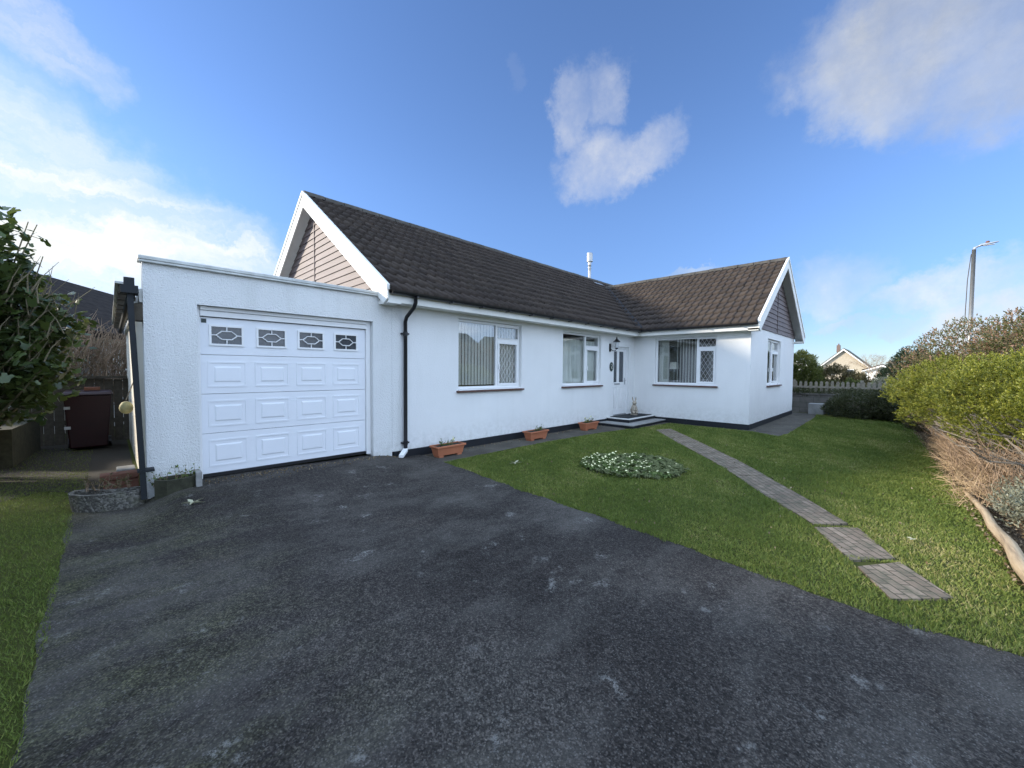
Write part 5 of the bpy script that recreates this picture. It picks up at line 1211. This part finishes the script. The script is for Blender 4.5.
# far houses
def far_house(name, label, x, y0, y1, ze, zr, L, mw, mr, back=True, win=()):
    """gable faces -x; ridge runs along +x for L"""
    c = (y0+y1)/2; h = empty(name, (x, c, GZ), label, 'house')
    V = [(x, y0, GZ), (x, y1, GZ), (x, y1, ze), (x, c, zr), (x, y0, ze)]; V2 = [(a+L, b_, z) for a, b_, z in V]
    mesh_obj('wall', V+V2, [(0, 1, 2, 3, 4), (9, 8, 7, 6, 5), (0, 4, 9, 5), (1, 6, 7, 2)], mw, h)
    o = 0.5; s = (zr-ze)/((y1-y0)/2)
    ro = None
    for sg, ye in ((1, y1), (-1, y0)):
        b = MB(); p = [(x-o, c, zr+0.05), (x-o, ye+sg*o, ze-s*o+0.05), (x-o, ye+sg*o, ze-s*o+0.25), (x-o, c, zr+0.28)]; b.prism(p, (L+2*o, 0, 0)); rr_ = b.build('roof', mr, h); ro = ro or rr_
        b = MB(); b.prism([(x-o-0.08, c, zr+0.1), (x-o-0.08, ye+sg*o, ze-s*o+0.0), (x-o-0.08, ye+sg*o, ze-s*o-0.25), (x-o-0.08, c, zr-0.3)], (0.07, 0, 0)); b.build('bargeboard', M['farwhite'], h)
    if zr < 4: return h
    b = MB().box(x+2.6, x+3.6, c+0.9, c+1.6, zr-0.6, zr+1.15).lathe((x+3.1, c+1.25, zr+1.15), [(0.16, 0), (0.13, 0.4)], 8); q = b.build('chimney', M['chimney'], h); q.parent = ro
    for (a, b_, z0, z1) in win:
        f = MB().box(x-0.06, x-0.01, a, b_, z0, z1).build('window', M['farwhite'], h); g = MB().box(x-0.09, x-0.062, a+0.1, b_-0.1, z0+0.1, z1-0.1).build('pane', M['darkglass'], h); g.parent = f
    return h
far_house('beige_house', 'distant pebbledashed house with a wide beige gable and white verges', 120, -0.9, 7.85, 2.97, 7.0, 14, M['farbeige'], M['farroof'], win=((1.5, 3.0, 0.8, 2.2), (5.0, 6.5, 0.8, 2.2)))
far_house('white_bungalow', 'small distant white bungalow right of the beige gabled house', 105, -6.3, -1.2, 2.0, 2.9, 12, M['farwhite'], M['darkroof'], win=((-5, -3.6, 0.6, 1.6),))
far_house('grey_roofed_bungalow', 'distant pale bungalow half hidden behind the round bush', 95, 6.5, 14.0, 2.7, 4.4, 12, M['farwhite'], M['farroof'], win=((9, 10.5, 0.6, 1.8),))
# dark far treeline under the sky at right
n = 9000; rg = np.random.default_rng(5); C = np.stack([rg.uniform(190, 225, n), rg.uniform(-150, 160, n), rg.uniform(-0.2, 3.2, n)], 1); C[:, 2] *= 0.7+0.3*np.sin(C[:, 1]*0.12)+0.2*np.sin(C[:, 1]*0.31)
tag(leafmesh('distant_treeline', C, 2.0, M['pineleaf'], aspect=0.8, seed=6), kind='stuff')

# street lamp
sl_ = empty('street_lamp', (18.0, -8.12, GZ), 'tall galvanised street lamp rising behind the reddish shrub', 'street lamp')
MB().tube([(18, -8.12, GZ), (18, -8.12, 1.3), (18, -8.12, 1.35), (18, -8.12, 5.75)], [0.10, 0.10, 0.062, 0.052], 14).build('column', M['metal'], sl_, smooth=True)
MB().tube([(18, -8.12, 5.62), (18, -8.13, 5.80), (18, -8.20, 5.84), (18, -8.30, 5.87)], [0.05, 0.045, 0.032, 0.03], 10).build('arm', M['metal'], sl_, smooth=True)
hd = empty('tmp', (0, 0, 0), None, None); bpy.data.objects.remove(hd)
lh = MB().hexa([(17.93, -8.24, 5.84), (17.93, -8.66, 5.90), (18.07, -8.66, 5.90), (18.07, -8.24, 5.84)], [(17.95, -8.26, 5.91), (17.97, -8.68, 5.93), (18.03, -8.68, 5.93), (18.05, -8.26, 5.91)]).build('lamp_head', M['metal'], sl_, bevel=0.01)
o = MB().lathe((18.0, -8.42, 5.915), [(0.05, 0), (0.05, 0.05), (0.03, 0.07)], 10).build('photocell', M['brick'], sl_); o.parent = lh
o = MB().box(17.945, 18.055, -8.58, -8.32, 5.835, 5.848).build('lens', M['lampglass'], sl_); o.parent = lh
MB().tube([(17.98, -7.94, GZ), (17.98, -8.0, 4.7), (18, -8.06, 5.6)], 0.012, 6).build('cable_conduit', M['wood_grey'], sl_)

# ------------------------------------------------------------------ left side
# broad-leaved shrub
fs = empty('broad_leaved_shrub', (-5.0, 2.9, GZ), 'tall shrub with broad dark leaves at the left edge beside the garage', 'shrub')
def lobed_leaves(C, size, m, parent, seed, name='leaves'):
    r = np.random.default_rng(seed); n = len(C)
    k = 10; th = np.linspace(-2.5, 2.5, k-1); prof = np.array([0.45, 0.75, 0.5, 0.95, 1.1, 0.95, 0.5, 0.75, 0.45])
    P = np.zeros((k, 3)); P[0] = 0; P[1:, 0] = prof*np.cos(th); P[1:, 1] = prof*np.sin(th)*0.8; P[1:, 2] = -0.18*np.abs(P[1:, 1])-0.15*P[1:, 0]**2
    V = np.zeros((n, k, 3))
    for i in range(n):
        a = r.uniform(0, 6.28); tilt = r.uniform(-0.2, 1.1); roll = r.normal(0, 0.4)
        ca, sa = math.cos(a), math.sin(a); ct, st_ = math.cos(tilt), math.sin(tilt); cr, sr = math.cos(roll), math.sin(roll)
        Rz = np.array([[ca, -sa, 0], [sa, ca, 0], [0, 0, 1]]); Ry = np.array([[ct, 0, st_], [0, 1, 0], [-st_, 0, ct]]); Rx = np.array([[1, 0, 0], [0, cr, -sr], [0, sr, cr]])
        V[i] = (P*size*r.uniform(0.6, 1.25)) @ (Rz@Ry@Rx).T + C[i]
    F = np.array([[i*k, i*k+j, i*k+j+1] for i in range(n) for j in range(1, k-1)])
    rv = np.repeat(r.beta(2, 2.4, n), k-2)
    return mesh_obj(name, V.reshape(-1, 3), F, m, parent, rnd=rv)
lumps = [(-4.6, 2.9, 1.7, 1.05, 0.9, 1.0), (-4.75, 2.6, 2.95, 0.85, 0.8, 0.85), (-4.4, 2.5, 1.25, 0.85, 0.8, 0.65), (-5.7, 2.2, 2.3, 1.2, 1.1, 1.4), (-4.1, 2.8, 2.05, 0.65, 0.6, 0.8), (-6.2, 3.6, 2.9, 1.3, 1.3, 1.3)]
C, D = ell_points(10500, lumps, 121, 0.55, 0.45); lobed_leaves(C, 0.095, M['figleaf'], fs, 122)
b = MB(); r = random.Random(4)
for i in range(80):
    l = lumps[i % 6]; q = Vector((l[0]+r.gauss(0, l[3]*0.5), l[1]+r.gauss(0, l[4]*0.5), l[2]+abs(r.gauss(0, l[5]*0.5)))); p = Vector((-5.0+r.gauss(0, .15), 2.9+r.gauss(0, .15), GZ)); mid = p.lerp(q, .5)+Vector((r.gauss(0, .1), r.gauss(0, .1), 0.15))
    b.tube([p, mid, q], [0.03, 0.017, 0.006], 5)
for i in range(110):
    p = Vector((-4.15+r.gauss(0, .25), 2.6+r.gauss(0, .3), r.uniform(1.3, 2.5))); d = Vector((r.gauss(.3, .3), r.gauss(0, .3), 1)).normalized(); b.tube([p, p+d*0.22+Vector((r.gauss(0, .03), 0, 0)), p+d*r.uniform(.35, .55)], [0.009, 0.006, 0.002], 4)
b.build('branches', simple('lichened_branch', (0.17, 0.145, 0.09), 0.35, 9, 0.9, 0.6), fs)
lobed_leaves(np.array([(-3.92, 2.6, 3.33), (-3.86, 2.58, 3.27), (-3.97, 2.6, 3.36), (-3.9, 2.62, 3.30), (-4.0, 2.6, 3.40)]), 0.07, M['figleaf'], fs, 125, 'sprig')
MB().tube([(-4.9, 2.6, 3.2), (-4.4, 2.6, 3.42), (-3.88, 2.59, 3.28)], [0.012, 0.008, 0.003], 4).build('twig', M['twigdark'], fs)
# more growth out of frame to the left keeps that side shaded
bush('laurel_bush', 'large dark evergreen bush behind the broad leaved shrub', 'bush', (-8.2, 0.5, GZ), [(-8.2, 0.5, 2.0, 1.6, 1.6, 1.9), (-8.8, -1.6, 1.9, 1.5, 1.5, 1.8), (-9, 3.0, 2.3, 2, 2, 2.1)], 9000, M['darkleaf'], 0.12, 131)
bush('shade_hedge', 'tall dark hedge added out of view to shade the side lawn', 'hedge', (-6.1, -3.0, GZ), [(-6.1, -0.4, 1.5, 1.0, 1.4, 1.8), (-6.0, -2.4, 1.5, 1.0, 1.5, 1.8), (-6.2, -4.6, 1.4, 1.0, 1.5, 1.7)], 9000, M['darkleaf'], 0.12, 141)  # unseen hedge, added to darken the side lawn
# low garden wall at left
lw = MB(); lw.prism([(-4.22, 5.6, GZ), (-4.36, 3.7, GZ), (-4.6, 3.7, GZ), (-4.45, 5.6, GZ)], (0, 0, 0.62))
tag(lw.build('low_wall', M['mossstone'], origin=(-4.5, 3, GZ)), 'low mossy retaining wall under the broad leaved shrub', 'wall')
sheet('side_soil', [[(-4.6, 1.5), (-4.2, 1.2), (-3.9, 1.5), (-3.6, 1.15), (-3.3, 0.9), (-3.0, 0.7), (-3.0, 6.6), (-4.5, 6.6)]], GZ+0.003, M['soil'])
# timber fence behind bin
tf = empty('timber_fence', (-3.6, 6.0, GZ), 'dark timber fence of upright boards behind the red bin', 'fence')
b = MB(); x = -8.0
while x < -3.0: b.box(x, x+0.14, 6.0+0.01*random.random(), 6.03, GZ, 1.17+random.uniform(-0.02, 0.02)); x += 0.146
b.build('boards', M['wood_grey'], tf); MB().box(-8, -2.96, 5.93, 5.985, 1.18, 1.23).build('top_rail', M['wood_grey'], tf); MB().box(-8, -2.96, 6.035, 6.08, 0.2, 0.3).build('rail', M['wood_grey'], tf)
# dark red wheeled bin
rbn = empty('red_bin', (-3.55, 5.05, GZ), 'dark red wheeled bin with a brick on its lid', 'bin')
MB().hexa([(-3.80, 4.83, GZ+0.06), (-3.29, 4.83, GZ+0.06), (-3.29, 5.3, GZ+0.06), (-3.80, 5.3, GZ+0.06)], [(-3.87, 4.78, 0.88), (-3.22, 4.78, 0.88), (-3.22, 5.35, 0.88), (-3.87, 5.35, 0.88)]).build('bin_body', M['red'], rbn, bevel=0.02)
MB().hexa([(-3.90, 4.74, 0.885), (-3.19, 4.74, 0.885), (-3.19, 5.38, 0.885), (-3.90, 5.38, 0.885)], [(-3.86, 4.78, 0.945), (-3.23, 4.78, 0.945), (-3.23, 5.35, 0.96), (-3.86, 5.35, 0.96)]).build('lid', M['red'], rbn, bevel=0.015)
for x in (-3.82, -3.27): MB().tube([(x-0.02, 5.32, GZ+0.1), (x+0.03, 5.32, GZ+0.1)], 0.1, 14).build('wheel', M['blackpipe'], rbn)
for z in (0.62, 0.24): MB().box(-3.86, -3.78, 4.765, 4.80, z, z+0.05).build('handle', M['metal'], rbn)
tag(MB().box(-3.60, -3.38, 4.95, 5.06, 0.962, 1.03).build('loose_brick', M['brick'], origin=(-3.5, 5, 0.96), bevel=0.006), 'single orange brick lying on the lid of the red bin', 'brick')
# yellow ball hanging by the garage side
bl = empty('hanging_buoy', (-3.06, 2.7, 0.77), 'round faded yellow buoy hanging on the garage side wall', 'buoy')
MB().lathe((-3.06, 2.7, 0.66), [(0.02, 0), (0.055, 0.015), (0.08, 0.055), (0.088, 0.10), (0.078, 0.145), (0.05, 0.19), (0.02, 0.20)], 16).build('ball', M['yellowball'], bl, smooth=True)
MB().tube([(-3.06, 2.7, 0.88), (-2.99, 2.7, 1.1), (-2.96, 2.7, 1.2)], 0.008, 5).build('rope', M['wood_pale'], bl)
# dry brushwood behind the fence
dbh = empty('dry_brushwood', (-3.6, 7.4, GZ), 'mass of dry brown stems standing behind the timber fence', 'hedge')
b = MB(); r = random.Random(21)
for i in range(3800):
    x = r.uniform(-6.5, -2.2); y = r.uniform(6.6, 8.3); p = Vector((x, y, r.uniform(0.5, 1.95))); d = Vector((r.gauss(0.1, .35), r.gauss(0, .3), 1)).normalized(); l = r.uniform(0.3, 0.75)
    b.tube([p, p+d*l*.5+Vector((r.gauss(0, .03), 0, 0)), p+d*l+Vector((r.gauss(0, .06), r.gauss(0, .06), 0))], [0.008, 0.006, 0.002], 3)
for i in range(16):
    x = r.uniform(-4.4, -3.0); p = Vector((x, 7.2, 1.6)); b.tube([p, p+Vector((r.uniform(-.1, .25), 0, .6)), p+Vector((r.uniform(0, .5), 0, r.uniform(.9, 1.25)))], [0.012, 0.008, 0.003], 4)
b.build('stems', M['twig'], dbh)
C = np.stack([RNG.uniform(-6.5, -2.4, 1800), RNG.uniform(6.7, 8.3, 1800), RNG.uniform(0.6, 1.9, 1800)], 1); leafmesh('leaves', C, 0.06, M['brownleaf'], dbh, seed=22)
# neighbour's bungalow to the left: ridge runs away to the right
nb = empty('neighbour_bungalow', (-6, 13, GZ), 'dark roofed neighbouring bungalow behind the dry brushwood', 'house')
P0 = Vector((-7.6, 7.4+0.0, 4.35)) ; rd = Vector((0.447, 0.894, 0)); nn = Vector((0.894, -0.447, 0))
P0 = Vector((-4.24, 14, 4.35)) - rd*5.5; P1 = P0+rd*16
b = MB(); b.hexa([P0+Vector((0, 0, -.15)), P1+Vector((0, 0, -.15)), P1+nn*3.6+Vector((0, 0, -2.2)), P0+nn*3.6+Vector((0, 0, -2.2))], [P0, P1, P1+nn*3.6+Vector((0, 0, -2.05)), P0+nn*3.6+Vector((0, 0, -2.05))])
b.hexa([P0+Vector((0, 0, -.15)), P1+Vector((0, 0, -.15)), P1-nn*3.6+Vector((0, 0, -2.2)), P0-nn*3.6+Vector((0, 0, -2.2))], [P0, P1, P1-nn*3.6+Vector((0, 0, -2.05)), P0-nn*3.6+Vector((0, 0, -2.05))])
b.build('roof', M['darkroof'], nb)
b = MB(); q = [P0+nn*3.2+rd*.3, P1+nn*3.2-rd*.3, P1-nn*3.2-rd*.3, P0-nn*3.2+rd*.3]; b.hexa([Vector((p.x, p.y, GZ)) for p in q], [Vector((p.x, p.y, 2.35)) for p in q]); b.build('wall', M['farwhite'], nb)

# ------------------------------------------------------------------ houses across the road (seen mirrored in the windows)
def opp(x0, x1, y, label, mr):
    h = empty('opposite_bungalow', ((x0+x1)/2, y, GZ), label, 'house', None); d = 8
    MB().box(x0, x1, y-d, y, GZ, 2.5).build('wall', M['farwhite'], h)
    o_ = 0.4; b = MB(); b.prism([(x0-o_, y+o_, 2.45), (x0-o_, y-d/2, 5.1), (x0-o_, y-d-o_, 2.45)], (x1-x0+2*o_, 0, 0)); b.build('roof', mr, h)
    for wx in np.arange(x0+1, x1-2, 3.2):
        f = MB().box(wx, wx+1.8, y+0.002, y+0.05, 0.9, 2.2).build('window', M['upvc'], h); g = MB().box(wx+0.08, wx+1.72, y+0.051, y+0.06, 0.98, 2.12).build('pane', M['darkglass'], h); g.parent = f
opp(9, 22, -21, 'white bungalow with dark roof across the road, mirrored in the windows', M['darkroof'])
opp(26, 38, -22, 'further white bungalow across the road with mossy roof', M['farroof'])

# ------------------------------------------------------------------ render settings
scn.render.engine = 'CYCLES'
scn.view_settings.view_transform = 'Standard'; scn.view_settings.look = 'None'; scn.view_settings.exposure = 1.30; scn.view_settings.gamma = 1.0
scn.cycles.use_adaptive_sampling = True; scn.cycles.adaptive_threshold = 0.025; scn.cycles.max_bounces = 4; scn.cycles.transparent_max_bounces = 8
scn.render.resolution_x = 1024; scn.render.resolution_y = 768
